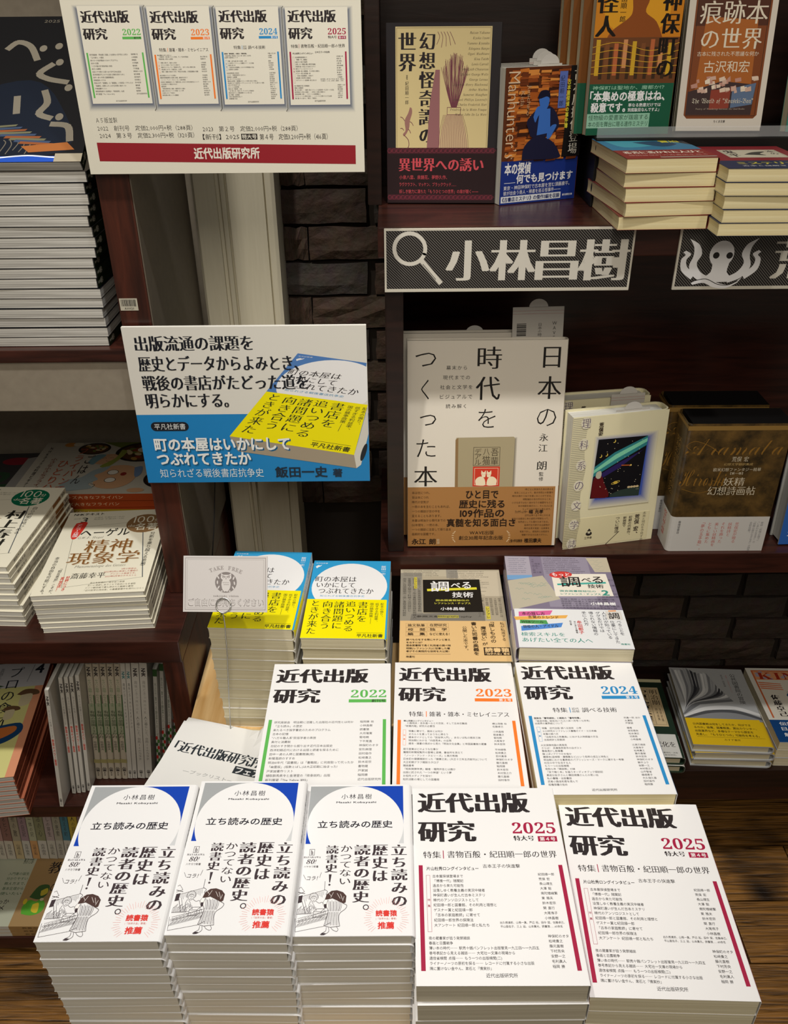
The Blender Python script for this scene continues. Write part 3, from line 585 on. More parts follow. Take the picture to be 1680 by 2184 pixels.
def motto(P):
    P.rect(0, 0, 130, 188, '#7b7287'); P.rect(46, 0, 104, 110, '#8f889a'); P.rect(0, 0, 31, 46, '#a5a0ad'); P.poly([(0, 44), (31, 43), (31, 52), (0, 54)], '#6f9cc8')
    k = '#3a3343'; greek(P, 46, 2, 104, 40, k, 9, 3.4, 5, latin=True); greek(P, 2, 4, 30, 40, '#4a4d63', 8, 3.0, 6, latin=True); greek(P, 33, 6, 46, 40, k, 7, 3.6, 7); greek(P, 60, 92, 130, 114, k, 5, 4.0, 8); greek(P, 110, 38, 130, 110, k, 12, 4.0, 9)
    P.poly([(0, 56), (44, 44), (60, 94), (2, 117)], '#b5ae9b'); g = '#5f8f86'
    rnd = random.Random(4)
    for i in range(16):
        x, y = rnd.uniform(6, 44), rnd.uniform(58, 98); P.curve([(x, y), (x + 2, y - 2), (x + 4, y + 1), (x + 7, y - 1.5), (x + 10, y)], .35, g)
    P.poly([(103, 2), (130, 1), (130, 34), (110, 34.6)], '#b9b09a')
    for i in range(6): x, y = 108 + i % 2 * 4, 8 + i * 4.5; P.curve([(x, y), (x + 3, y - 1), (x + 6, y + .8), (x + 10, y - 1)], .3, '#7a8f86')
    P.poly([(55, 40), (122.6, 38.3), (124.5, 86.2), (55.2, 88.5)], '#e3ddd0'); P.ell(66.6, 41.5, 14.2, 7.2, '#c93a36', rot=-6); P.box(56, 37.5, 77.5, 45, 'もっと', WHITE, 'b')
    P.line([(61, 63), (118.6, 58)], 3.6, '#3fa398'); P.box(64.6, 45.5, 88, 67.5, '調', K0, 'b'); P.box(90.5, 48, 102, 57, 'べ', K0, 'b'); P.box(104, 45, 116.5, 59, 'る', K0, 'b'); P.box(96.3, 62, 115.5, 70, '技術', K0, 'b')
    P.box(61.5, 75, 104.4, 78.7, '国会図書館秘伝の', '#3a8d80', 'b'); P.box(61.8, 81, 109.4, 85, 'レファレンス・チップス', '#3a8d80', 'b'); P.box(111.5, 74.6, 119.5, 85, '2', '#3a8d80', 'x'); P.box(94.5, 99.5, 123.8, 105.5, '小林昌樹', WHITE, 'x')
def motto_band(P):
    P.poly([(8, 121), (48, 117.5), (44, 126.5), (7.5, 130)], '#d6619a'); P.box(11.5, 121.3, 38, 127.6, '本の探し方', K0, 'b')
    P.poly([(1.5, 131), (64.6, 126.5), (61.6, 132.6), (3.5, 137.5)], '#e2ab55'); P.box(18, 128.3, 53, 134, '言葉のトレンド', K0, 'b')
    P.poly([(8.2, 137), (38.5, 137), (40, 144.5), (7.6, 143.8)], '#4f9a55'); P.box(9.5, 138.3, 35, 142.8, 'WEBツール', K0, 'b')
    P.poly([(8.5, 149), (57, 141.5), (54, 150), (8.3, 158)], '#4f86cf'); P.box(10.5, 147.3, 51, 153, '現役の人・アイドル', K0, 'b', ang=-4)
    g = '#3a8d80'; P.box(7.4, 160.3, 56.2, 167.3, '検索スキルを', g, 'm'); P.box(7.9, 170, 85.6, 178, 'あげたい全ての人へ', g, 'm'); P.box(116.5, 178, 126.6, 181, '皓星社', g, 'b')
    P.rect(109, 117.5, 127, 134, '#d3d0ca'); P.poly([(112.5, 116), (121.5, 115.3), (121.7, 118), (112.7, 118.6)], '#e2a070'); P.box(111.3, 120.5, 123.5, 132.5, '調', K0, 'b')
    for x, y0, y1, t_ in ((118.6, 136, 163, 'べることを'), (111, 136, 178, '仕事にしてきた'), (104, 119, 170, '人だけが知っている'), (97, 119, 158, 'ググるだけでは'), (89, 119, 164, '得られない情報の'), (81, 119, 146, '手に入れ方')):
        P.vbox(x, y0, x + 5.2, y1, t_, '#3a3a44', 'r')
    P.vbox(73, 137, 78.5, 162, '牟田都子', '#c8433e', 'b'); P.vbox(69.3, 138, 72, 161, '文にあたる著者', K0, 'r'); P.vbox(64.5, 137, 67, 146, '校正者', K0, 'r')

def nihon(P):
    k = '#1d1917'
    P.rect(0, 0, 200, 280, '#dad3c6')
    for ch, x0, y0, x1, y1 in (('日', 171, 9, 191.5, 35), ('本', 166, 46, 195, 75.4), ('の', 166.5, 88.5, 191.5, 111.5), ('時', 88.6, 8, 118, 36), ('代', 87.3, 46, 117.4, 76), ('を', 90.8, 88, 113.3, 113), ('つ', 10, 15, 36.2, 32.4), ('く', 17.3, 49, 27.4, 75), ('っ', 15.9, 95, 37, 109.6), ('た', 11.5, 128, 36.6, 152), ('本', 9, 165, 38.6, 193)):
        P.box(x0, y0, x1, y1, ch, k, 'm' if ch in '日本時代' else 'l')
    for i, t_ in enumerate(['幕末から', '現代までの', '社会と文学を', 'ビジュアルで', '読み解く']):
        w_ = {4: 26, 5: 34, 6: 41}[len(t_)]; P.box(62 - w_ / 2, 31.5 + i * 12.4, 62 + w_ / 2, 37 + i * 12.4, t_, k, 's', gap=.15)
    P.box(171.5, 121.5, 182.5, 131.5, '永', k, 'm'); P.box(171, 136, 182.5, 146, '江', k, 'm'); P.box(170, 159, 182.5, 171, '朗', k, 'm'); P.box(173.4, 174, 179.4, 179.6, '監', k, 'r'); P.box(173.4, 181, 179.4, 186.5, '修', k, 'r')
    for i, c_ in enumerate(('#bdb6a8', '#a39b8c', '#857d6e')): P.rect(63, 126 + i, 142.5 - i, 196, c_)
    P.poly([(64, 126), (137.8, 125.2), (139.6, 127), (139, 196), (62.5, 196), (62.3, 129)], '#a5997a'); P.poly([(62.5, 129), (66, 126), (66.6, 196), (62.8, 196)], '#8c6f4a')
    b = '#4b4130'; P.frame(86, 139, 121, 165, .6, b)
    for ch, x0, y0, x1, y1 in (('吾', 109, 141, 119, 151.5), ('輩', 109, 152.5, 119, 163.5), ('八', 99, 141, 107, 150), ('猫', 98, 151, 108, 163.5), ('デ', 88, 141, 96.5, 148), ('ア', 88, 148.5, 96.5, 155.5), ('ル', 88, 156, 96.5, 163.5)): P.box(x0, y0, x1, y1, ch, b, 'r')
    P.rect(86, 165.8, 121.5, 193.5, '#c93a26'); P.frame(88, 168, 119.5, 191.5, .5, '#e8d8b8')
    for s_, cx in ((1, 97.5), (-1, 110)):       # two seated cats
        f = lambda q: [(cx + s_ * x, y) for x, y in q]
        P.blob(f([(-7, 192), (-8, 185), (-4, 180.5), (1, 180), (4.5, 184), (4.6, 192)]), '#ecdcbc'); P.poly(f([(-.5, 175), (0, 171), (2, 173.6), (3.6, 173.6), (5.4, 171), (5.8, 175), (5, 180.5), (1, 181)]), '#ecdcbc'); P.line(f([(1.2, 176.4), (2.2, 176.6)]), .4, '#c93a26'); P.line(f([(3.8, 176.6), (4.8, 176.4)]), .4, '#c93a26')
def nihon_band(P):
    k = '#2a1a0e'
    P.box(77.8, 199.6, 120.6, 211, 'ひと目で', k, 'x'); P.box(69, 213, 129.5, 224.5, '歴史に残る', k, 'x'); P.box(70.5, 226, 129.5, 238, '109作品の', k, 'x'); P.box(52.8, 240, 145, 251.5, '真髄を知る面白さ', k, 'x')
    P.box(84, 257.5, 116.7, 263.3, 'WAVE出版', k, 'b'); P.box(69.5, 265, 129.2, 271, '創立30周年記念出版', k, 'b')
    for s_, cx in ((-1, 63), (1, 136)):
        for i in range(6): a = -1.1 + i * .44; P.ell(cx - s_ * 3 + s_ * 5 * math.cos(a), 266 + 8 * math.sin(a), 1.7, .6, '#d9c09a', n=8, rot=s_ * (40 - i * 20))
    L_ = ['本は世につれ、', '世は本につれ', '時代の空気が', '一冊の本を生むこともあれば、', '一つの雑誌が世の中を', '変えることもあります。', '本書は明治から現代までの', '150年間を、一冊の本、', '一つの雑誌に注目して振り返る', '画期的な図鑑です。']
    for i, t_ in enumerate(L_): P.txt(5.5, 200 + i * 6.65, 4.1, t_, '#4a2f18', 'r', 0.93)
    P.box(5.5, 269, 37.7, 277, '永江 朗', k, 'x'); P.box(39.5, 269.3, 43.5, 277, '監修', '#cdb08a', 'b', vert=True)
    for i, t_ in enumerate(['1年ごとに刻まれた本の歩みを', '知ることによって、書き手同士の影響や', '時代の熱やうねりを感じることができる。', '博覧強記の世の中だからこそ、', '小さな点ではなく自分なりの偏愛をもとに', '本の地図を描きたい、そんな人には', 'うってつけの本だと思えます。']): P.txt(0, 196.6 + i * 4.75, 3.1, t_, '#4a2f18', 'r', 0.93, right=194)
    for i, t_ in enumerate(['近代以降十五十年にわたる', '日本の出版史に本の姿形が特徴なって、', '文化・世界史としても優れた本である。', '各時代を代表する出版物が', '時代を表す風景・出来事を', '写真で示し、感覚的に出版史を', '理解できるのはありがたい。']): P.txt(0, 234 + i * 4.75, 3.1, t_, '#4a2f18', 'r', 0.93, right=192)
    P.box(163, 227.5, 182, 233, '幅 允孝', k, 'x'); P.box(144, 228.3, 161, 232.4, 'ブックディレクター', k, 'b'); P.box(158.6, 269.3, 181.8, 275.5, '植田康夫', k, 'x'); P.box(138, 270.5, 157, 275, '上智大学名誉教授・', k, 'b')

def rika(P):
    P.rect(0, 0, 130, 190, '#e3dcb8')
    for i in range(74): P.rect(0, 1.2 + i * 2.55, 22 - 9 * abs(math.sin(i * .11)) * .4, 2.2 + i * 2.55, '#a9a48e')
    for i, ch in enumerate('理科系の文学誌'): P.ell(17 - i * .9, 8 + i * 28.7, 7, 8, '#dcd6c0', n=18); P.box(11.5 - i * .7, 2.5 + i * 28.7, 23 - i * .7, 14 + i * 28.7, ch, '#5b4a66', 'n')
    P.vbox(35, 9, 41, 28, '荒俣宏', '#3c2f25', 'x')
    for i in range(7): f = i / 6; c = tuple(a + (b - a) * f for a, b in zip(hx('#d8d3ba'), hx('#3f55a8'))); P.rect(27 + i * 1.4 + 4, 27 + i * 1.4, 118 - i * 2.1, 130 - i * 2.1, c)
    P.poly([(36, 32), (104.4, 33), (101.8, 118), (32, 115)], '#0d0c12')
    P.poly([(34, 70), (60, 52), (104.4, 33), (104.2, 46), (66, 66), (33.4, 84)], '#2f7f86'); P.poly([(34, 74), (62, 55), (104.4, 36), (104.3, 41), (64, 61), (33.6, 79)], '#7fcfae'); P.poly([(33.5, 86), (66, 68), (100, 52), (70, 74), (44, 88)], '#2a1f5a')
    P.blob([(33, 114), (34, 90), (40, 82), (46, 84), (50, 94), (58, 115)], '#5b0f14'); P.blob([(37, 84), (38, 78), (43, 76), (45, 80), (44, 86), (40, 87)], '#b9b8a4'); P.poly([(60, 112), (74, 107), (102, 104), (101.8, 118), (60, 116)], '#2b3a34')
    for x in (86, 90, 94, 98): P.ell(x, 104, 2.3, 1.6, '#c9b48a', n=10)
    rnd = random.Random(2)
    for i in range(40): x, y = rnd.uniform(40, 100), rnd.uniform(36, 112); P.ell(x, y, .35 + rnd.random() * .35, .4, '#e8e0c0', n=6)
    for x, y in ((58, 36), (41, 55), (49, 54)): P.ell(x, y, 2.0, 2.3, '#e2c55a', n=12); P.ell(x - .9, y - .7, 1.8, 2.1, '#0d0c12', n=12)
    P.ell(66, 95, 3.2, 2.2, '#c9a83e', n=12); P.arc(66, 95, 6, 1.6, 0, 360, .5, '#e2c55a', rot=-16); P.line([(72, 71), (84, 72)], 1.2, '#c8632a'); P.ell(85, 72, 1.2, 1.2, '#f0d070', n=8)
def rika_band(P):
    k = '#3a2d28'
    P.vbox(112, 144, 117, 191 - 3, '未来と現在を予見する', k, 'n'); P.vbox(101, 147, 108, 176, '荒俣 宏、', k, 'x'); P.vbox(92, 148, 97, 177, '初期の代表作、', k, 'b'); P.vbox(84, 148, 89, 164, '新装版で', k, 'b'); P.vbox(73, 148, 79, 172, 'ついに復活', k, 'b')
    P.line([(80, 170), (62, 188)], .9, k); P.ell(36, 168, 4.5, 3.2, '#2c2724', n=14); P.ell(36, 166.4, 2, 1.4, '#d8d3ba', n=10); P.box(30, 172.5, 41, 176, '工作舎', k, 'b'); P.poly([(33, 164), (36, 160), (39, 164)], '#2c2724')
def slip_script(P, w=130):
    P.rect(0, 3, w, 9, '#8a6b36'); g = '#8a6428'
    P.box(2, 20, 124, 44, '𝒜𝓇𝒶𝓂𝒶𝓉𝒶', g, 'l'); P.box(-0 + 1, 64, 60, 88, '𝓗𝓲𝓻𝓸𝓼𝓱𝓲', g, 'l')
    P.curve([(8, 36), (2, 30), (12, 24), (30, 30), (44, 40)], .6, g); P.curve([(6, 92), (30, 98), (58, 86), (44, 80)], .6, g)
def yosei(P):
    slip_script(P); c = '#d8cdb4'
    P.box(62.9, 45.5, 83.6, 52.6, '荒俣 宏', c, 'n'); P.box(54, 54.6, 90.9, 58.2, '幻想文学翻訳集成', '#b79a62', 'r'); P.box(41.9, 61.6, 102.6, 66.5, '欧米幻想ファンタジー精華', c, 'n'); P.box(64.5, 67.8, 80.6, 71.2, '【第一巻】', c, 'r')
    P.box(58.4, 75.6, 85.1, 87.6, '妖精', c, 'n'); P.box(40.3, 88.6, 101.5, 101.4, '幻想詩画帖', c, 'n')
def yosei_band(P):
    r = '#c2453a'
    for i, t_ in enumerate(['荒俣宏が贈る', '妖精詩と', 'それを飾った', '美しい妖精画を', 'ともに集めた', '「夢の玉手箱」。']): P.vbox(86 - i * 9, 143, 91 - i * 9, 143 + len(t_) * 5.3, t_, r, 'n')
    for i, t_ in enumerate(['新説『妖精の国で』', '『しあわせな王子』の', '『妖精の国のなぞなぞ』の詩画', '全訳収録。']): P.vbox(120 - i * 5, 142, 123.4 - i * 5, 142 + len(t_) * 3.3, t_, '#8d8d90', 'r')
    P.vbox(10, 140, 13.5, 160, '春陽堂書店', '#55555a', 'r')
def mottled():
    m, N, L, b = nodes('mottled_bronze_paper')
    n = N.new('ShaderNodeTexNoise'); n.inputs['Scale'].default_value = 38; n.inputs['Detail'].default_value = 7; n.inputs['Roughness'].default_value = 0.65
    tc = N.new('ShaderNodeTexCoord'); L.new(tc.outputs['Object'], n.inputs['Vector'])
    r = N.new('ShaderNodeValToRGB'); r.color_ramp.elements[0].position = .35; r.color_ramp.elements[1].position = .7
    r.color_ramp.elements[0].color = (*hx('#2e2413'), 1); r.color_ramp.elements[1].color = (*hx('#6d5228'), 1); L.new(n.outputs['Fac'], r.inputs[0]); L.new(r.outputs[0], b.inputs['Base Color']); b.inputs['Roughness'].default_value = .35; return m
M_BRONZE = mottled()

def genso(P):
    P.rect(0, 0, 128, 188, '#2a2629'); P.rect(10.5, 3.8, 118.5, 128.3, '#ddca94')
    P.frame(11.7, 5, 117.3, 129, .35, '#6d5c3a')
    m = '#7c4450'
    P.vbox(38, 9.5, 55, 121, '幻想怪奇譚の', K0, 'M'); P.vbox(14.8, 9.5, 33, 47.5, '世界', K0, 'M'); P.vbox(21.5, 57.5, 25.5, 81, '紀田順一郎', K0, 'm'); P.vbox(22.5, 51, 24.5, 56, '著', K0, 'r')
    # generic mauve engraving: a tall vase of grasses between a drape and a small lizard
    P.poly([(56, 46), (61, 46), (62, 128.3), (47, 128.3), (50, 80)], '#9c6a6c')
    P.poly([(69, 92), (87, 92), (92, 108), (96, 128.3), (61, 128.3), (64, 108)], '#d3b790'); P.frame(70, 84, 86, 92, .5, m)
    for i in range(17): P.curve([(66 + i * 1.4, 92), (62 + i * 2.0, 110), (61 + i * 2.2, 128)], .35, m)
    rnd = random.Random(5)
    for i in range(70):
        a = rnd.uniform(-1, 1); x = 78 + a * 3; P.curve([(x, 84), (78 + a * 9, 66), (78 + a * 14 + rnd.uniform(-2, 2), 46 - 14 * (1 - a * a) + rnd.uniform(-3, 3))], .4, m)
    for i in range(5): P.curve([(58 + i * 3.4, 9), (60 + i * 3.6, 14), (57 + i * 5.2, 21 + (i * 3 % 4))], .5, m)
    P.blob([(27, 84), (25, 90), (21, 98), (22, 108), (19, 112), (21, 114), (26, 106), (27, 98), (29.5, 90), (29, 85)], '#a3766c')
    P.curve([(20, 113), (25, 118), (26, 124), (24, 128)], .7, m)
    for x, y, x2, y2 in ((21, 98, 16, 94), (27, 99, 31, 103), (20, 108, 16, 106), (25, 107, 28, 111)): P.curve([(x, y), ((x + x2) / 2, (y + y2) / 2 - 1), (x2, y2)], .6, m)
    nm = ['𝑅𝑎𝑖𝑧𝑎𝑛 𝑌𝑎𝑘𝑢𝑚𝑜', '𝐾𝑦𝑜𝑘𝑎 𝐼𝑧𝑢𝑚𝑖', '𝑌𝑢𝑚𝑒𝑛𝑜 𝐾𝑦𝑢𝑠𝑎𝑘𝑢', '𝐸𝑑𝑜𝑔𝑎𝑤𝑎 𝑅𝑎𝑛𝑝𝑜', '𝑂𝑔𝑢𝑟𝑖 𝑀𝑢𝑠𝘩𝑖𝑡𝑎𝑟𝑜', '𝐾𝑖𝑛𝑎 𝑇𝑎𝑖𝑠𝘩𝑖', '𝐿𝑒𝑤𝑖𝑠 𝐶𝑎𝑟𝑟𝑜𝑙𝑙', '𝐽𝑜𝘩𝑛 𝐾𝑒𝑖𝑡𝘩 𝐶𝘩𝑒𝑠𝑡𝑒𝑟𝑡𝑜𝑛', '𝐻𝑒𝑟𝑏𝑒𝑟𝑡 𝐺𝑒𝑜𝑟𝑔𝑒 𝑊𝑒𝑙𝑙𝑠', '𝐺𝑒𝑜𝑟𝑔𝑒 𝐿𝑒𝑟𝑜𝑢𝑥', '𝐴𝑙𝑔𝑒𝑟𝑛𝑜𝑛 𝐻𝑒𝑛𝑟𝑦 𝐵𝑙𝑎𝑐𝑘𝑤𝑜𝑜𝑑', '𝐴𝑟𝑡𝘩𝑢𝑟 𝑀𝑎𝑐𝘩𝑒𝑛', '𝑆𝑜𝑚𝑒𝑟𝑠𝑒𝑡 𝑀𝑎𝑢𝑔𝘩𝑎𝑚', '𝐻𝑜𝑤𝑎𝑟𝑑 𝑃𝘩𝑖𝑙𝑙𝑖𝑝𝑠 𝐿𝑜𝑣𝑒𝑐𝑟𝑎𝑓𝑡', '𝐶𝘩𝑎𝑟𝑙𝑒𝑠 𝐹𝑟𝑒𝑑𝑒𝑟𝑖𝑐𝑘 𝐻𝑎𝑟𝑡', '𝐹𝑟𝑖𝑒𝑑𝑟𝑖𝑐𝘩 𝑑𝑒 𝑙𝑎 𝑀𝑜𝑡𝑡𝑒 𝐹𝑜𝑢𝑞𝑢𝑒', '𝑊𝑎𝑙𝑡𝑒𝑟 𝐽𝑜𝘩𝑛 𝐷𝑒 𝐿𝑎 𝑀𝑎𝑟𝑒']
    for i, t_ in enumerate(nm): P.txt(0, 8.3 + i * 5.1, 3.2, t_, '#4d4238', 'r', .92, right=116)
def genso_band(P):
    r = '#d0505a'; o = '#7c3340'
    for y in (131, 183):
        P.rect(1, y - 3.2, 127, y + 3.2, '#4c222b')
        for i in range(24): P.arc(3 + i * 5.3, y, 2.4, 2.2, 0, 300, .45, o, 8); P.arc(5.6 + i * 5.3, y, 1.2, 1.2, 90, 380, .4, o, 6)
    P.box(14.5, 139, 114.4, 153.5, '異世界への誘い', r, 'M')
    for i, (t_, x1) in enumerate([('小泉八雲、泉鏡花、夢野久作、', 72), ('ラヴクラフト、マッケン、ブラックウッド……', 83), ('妖しき魅力に満ちた「もうひとつの世界」の扉が開く――', 110)]): P.box(14.5, 158 + i * 8, x1, 162.6 + i * 8, t_, r, 's')

def furuhon(P):
    P.rect(0, 0, 105, 148, '#5c2f18'); rnd = random.Random(11); cs = ['#c8752e', '#a8571f', '#8a431a', '#d98c40', '#6b3216', '#b3622a', '#3d1d0f']
    for col in range(7):
        y = 2 + rnd.random() * 2
        while y < 98:
            h = 1.6 + rnd.random() * 2.4; x = 6 + col * 13 + rnd.uniform(-3, 3); P.poly([(x, y), (x + rnd.uniform(11, 16), y + rnd.uniform(-1.2, 1.2)), (x + 13, y + h), (x - .6, y + h + rnd.uniform(-.6, .6))], rnd.choice(cs)); y += h + .25
    P.side(3, 4, 18, 96, '𝑀𝑎𝑛𝘩𝑢𝑛𝑡𝑒𝑟’𝑠'.replace('𝑀𝑎𝑛𝘩𝑢𝑛𝑡𝑒𝑟','Manhunter'), '#d9c0a0', 'l'); P.side(27, 18, 33, 50, 'Junichiro', '#c9a680', 'l'); P.side(20, 24, 25, 40, 'Kida', '#c9a680', 'l')
    n_ = '#1b1c38'
    P.blob([(26, 98), (28, 84), (40, 74), (52, 74), (66, 80), (76, 92), (74, 99)], n_); P.blob([(33, 66), (30, 56), (42, 44), (52, 40), (64, 44), (72, 56), (72, 66), (58, 74), (38, 74)], n_)
    P.poly([(46, 44), (60, 44), (62, 70), (44, 72)], '#3b6fc4'); P.blob([(44, 34), (48, 29), (56, 30), (58, 36), (55, 44), (48, 45)], '#3b6fc4'); P.blob([(42, 32), (46, 25), (56, 25), (59, 33), (54, 31), (46, 33)], '#14142a'); P.blob([(38, 52), (42, 42), (50, 41), (50, 45), (44, 52), (41, 58)], '#3b6fc4'); P.blob([(58, 68), (64, 62), (70, 62), (66, 70), (62, 76), (58, 76)], '#3b6fc4')
    P.rect(69.5, 5.5, 80, 44, '#5a6fb8'); P.vbox(71, 10, 76.5, 42, '紀田順一郎', '#16182e', 'm'); P.poly([(84, 0), (105, 0), (105, 98), (80, 98)], '#141213'); P.vbox(80.5, 14, 85, 66, '古本屋探偵の事件簿', '#d8cf3e', 'x'); P.vbox(88.5, 3, 100.5, 95, '古本屋探偵登場', OFFW, 'm')
def furuhon_band(P):
    P.box(5, 101, 40, 114, '本の探偵', WHITE, 'x'); P.rect(5, 123, 20, 123.5, WHITE); P.box(21.5, 114.5, 99, 124.5, '何でも見つけます', WHITE, 'x'); P.box(4.5, 126.5, 96, 131.4, '東京・神田神保町で古本屋を営む須藤康平。', WHITE, 's'); P.box(4.5, 132.4, 84, 137.2, '彼が出会う奇人・稀書を巡る怪事件――', WHITE, 's')
    P.rect(1.5, 138.5, 84.5, 145.8, '#d9dde2'); P.box(3.5, 139.7, 83, 144.8, '《古書店ミステリ》の傑作3編を収録', '#1b2b63', 'x'); P.box(87, 141, 101, 143.4, '創元推理文庫', WHITE, 'b')
def kaijin(P):
    P.rect(0, 0, 105, 148, '#c97f1e'); P.ell(50, 22, 40, 26, '#d99b25'); P.blob([(12, 60), (20, 44), (40, 30), (44, 22), (43, 8), (50, -1), (60, 2), (63, 12), (60, 24), (74, 34), (84, 52), (88, 62)], '#8a4a1d')
    P.rect(0, 50, 105, 99, '#6b4022'); rnd = random.Random(3)
    for i in range(9):
        x = 4 + i * 11; P.rect(x, 52 + i % 3 * 2, x + 5, 90 - i % 2 * 8, ['#c9a02a', '#7a4a28', '#b5633a', '#c98a5a'][i % 4])
        P.rect(x + 5.4, 60, x + 9.5, 94, '#3c2818')
    for i in range(5): P.curve([(0, 60 + i * 7), (30, 55 + i * 8), (70, 64 + i * 6), (105, 56 + i * 8)], .6, '#d6a530')
    P.vbox(80, 2, 102, 92, '神保町の', '#17100b', 'M'); P.vbox(2, 3, 25, 49, '怪人', '#17100b', 'M'); P.vbox(29, 0.5, 36, 34, '紀田順一郎', '#2a1c10', 'm')
def kaijin_band(P):
    P.box(4, 101, 93, 105.4, '神保町は聖地か、魔都か⁉', '#9fd0b4', 's'); P.box(2, 107, 95, 118, '「本集めの極意はね、', WHITE, 'x'); P.box(4, 119.5, 47, 130, '殺意です。', WHITE, 'x'); P.box(50.5, 120.5, 91.5, 124.6, '単なる熱意だけでは', WHITE, 'b'); P.box(50.5, 125.8, 90, 130, '到底駄目なんですよ」', WHITE, 'b')
    P.rect(0, 131.8, 79, 147.8, '#8fc0a6'); P.box(2, 133, 77, 139, '怪物級の愛書家が跋扈する', '#17402c', 's'); P.box(2, 140.4, 77, 146.4, '本の街を舞台に贈る連作ミステリ', '#17402c', 's')
def konseki(P):
    P.rect(0, 0, 105, 148, '#d4cdc2'); P.poly([(12, 2), (94, 2), (98, 6), (98, 134), (94, 138), (12, 138), (8, 134), (8, 6)], '#7a3f1a'); P.rect(10, 4, 96, 36, '#4d2614'); P.poly([(22, 26), (84, 30), (86, 110), (18, 108)], '#a65f24')
    P.frame(10.5, 4.8, 95.5, 135.2, .5, '#2c1608'); c = '#ddd5c2'
    P.box(14.6, 9.5, 94, 34, '痕跡本', c, 'm'); P.box(19, 38.5, 91, 61, 'の世界', c, 'm'); P.box(16, 63.5, 90, 68.6, '古本に残された不思議な何か', c, 's'); P.box(25.8, 73.6, 80.7, 86.5, '古沢和宏', c, 'r')
    P.poly([(10, 108), (50, 96), (92, 100), (90, 134), (10, 134)], '#3b2a2a'); P.poly([(64, 104), (92, 98), (90, 122), (64, 126)], '#5a6f8e'); P.poly([(38, 106), (62, 104), (62, 126), (38, 128)], '#8a3a2a')
    rnd = random.Random(8)
    for i in range(34): x, y = rnd.uniform(12, 88), rnd.uniform(91, 106); a = rnd.uniform(3, 8); P.poly([(x, y), (x + a, y - rnd.uniform(0, 3)), (x + a + 1, y + 3), (x + 1, y + 4)], rnd.choice(['#d9c3b0', '#c9a898', '#e3d5c0', '#b98a7c']))
    P.box(16.2, 115, 90.7, 122, '𝔗𝔥𝔢 𝔚𝔬𝔯𝔩𝔡 𝔬𝔣 "𝔎𝔬𝔲𝔰𝔢𝔨𝔦-𝔅𝔬𝔫"', c, 'r'); P.box(22, 126, 82, 128.6, 'Poetry of Wanderings between the Used Books', '#a8998a', 'r'); P.box(46, 139.6, 60, 142.6, 'ちくま文庫', K0, 's')
def honyomu(P):
    P.rect(0, 0, 105, 148, '#8a8f8c'); rnd = random.Random(6)
    for i in range(22): x = rnd.uniform(2, 98); P.rect(x, 62 + i % 3 * 10, x + rnd.uniform(2, 4), 90 + i % 3 * 3, rnd.choice(['#b8a24a', '#a33b3b', '#c9c3b8', '#6d5a7a', '#4d6b6a']))
    P.ell(60, 38, 34, 26, '#b5b0b8'); P.ell(56, 46, 16, 14, '#6d5a72'); P.rect(0, 94, 105, 148, '#3f7f72'); P.blob([(3, 97), (21, 95), (22, 140), (4, 143)], '#d4d6d2'); P.vbox(10, 101, 15, 138, '本を読む時だけだぜ', K0, 's'); P.blob([(25, 118), (50, 114), (52, 146), (26, 146)], '#d4d6d2'); P.curve([(28, 140), (34, 128), (44, 122)], .5, K0)
def toshokan(P):
    P.rect(0, 0, 130, 128, '#aaacad'); G = ['#8d8f92', '#6b6d70', '#c3c5c6', '#4a4b4e', '#9b9da0', '#d5d6d6', '#34353a', '#7c7e82']
    for i in range(22):                                   # fanned leaves of an open book in greys
        f = i / 21; x1 = 2 + 118 * f; y1 = 2 + 50 * f * f; sh = G[i * 5 % 8]
        P.poly(P.smooth([(0, 118), (8 + 20 * f, 90), (x1 * .8 + 4, 46 + 30 * f), (x1, y1 + 6 * math.sin(i))], 5) + [(x1 + 4.5, y1 + 4), (x1 * .8 + 9, 52 + 30 * f), (14 + 20 * f, 94), (1, 120)], sh)
    P.poly([(60, 0), (130, 0), (130, 108), (96, 88), (74, 46)], '#a9abac'); P.poly(P.smooth([(0, 122), (40, 100), (90, 96), (130, 112)], 6) + [(130, 118), (90, 103), (40, 108), (0, 126)], '#d2d3d3'); P.poly(P.smooth([(0, 126), (44, 108), (92, 106), (130, 122)], 6) + [(130, 130), (0, 130)], '#505256'); P.poly(P.smooth([(6, 128), (48, 114), (90, 113), (130, 128)], 6) + [(130, 132), (0, 132)], '#85878a')
    P.vbox(104, 13, 114, 90, '公共図書館の冒険', '#2a2a2c', 's'); P.vbox(96, 17, 99, 62, '未来へつながるヒストリー', '#b5605c', 'r'); P.vbox(87.5, 16, 91, 47, '柳与志夫・田村俊作編', '#3a3a3c', 'r')
def toshokan_band(P):
    k = '#2e2a12'
    for i, t_ in enumerate(['公共図書館は何をしてきたか、何ができ', 'るのか。装備、図書館員、貸出カウンター、', '出版業界など、多様なテーマから歴史を', '見直し、「もうひとつの」可能性を考える。']): P.txt(10, 138 + i * 8, 5.6, t_, k, 'b', .96)
    P.rect(11, 170, 122, 170.4, k); P.box(54, 173.5, 80, 177.6, 'みすず書房', k, 's')
def meiji(P):
    P.rect(0, 0, 130, 188, '#1f3024'); P.rect(0, 0, 130, 8, '#cfcaa2'); P.rect(0, 22, 120, 118, '#c9b28a'); k = '#2a211a'
    P.frame(2, 26, 118, 114, .4, k); P.rect(100, 26, 100.5, 114, k); P.vbox(103, 28, 116, 66, '明治期', k, 'm'); P.vbox(76, 30, 97, 112, '「新式貸本屋」', k, 'M'); P.vbox(111, 74, 115, 106, '浅岡邦雄', k, 's'); P.vbox(105, 74, 109, 104, '鈴木貞美', k, 's')
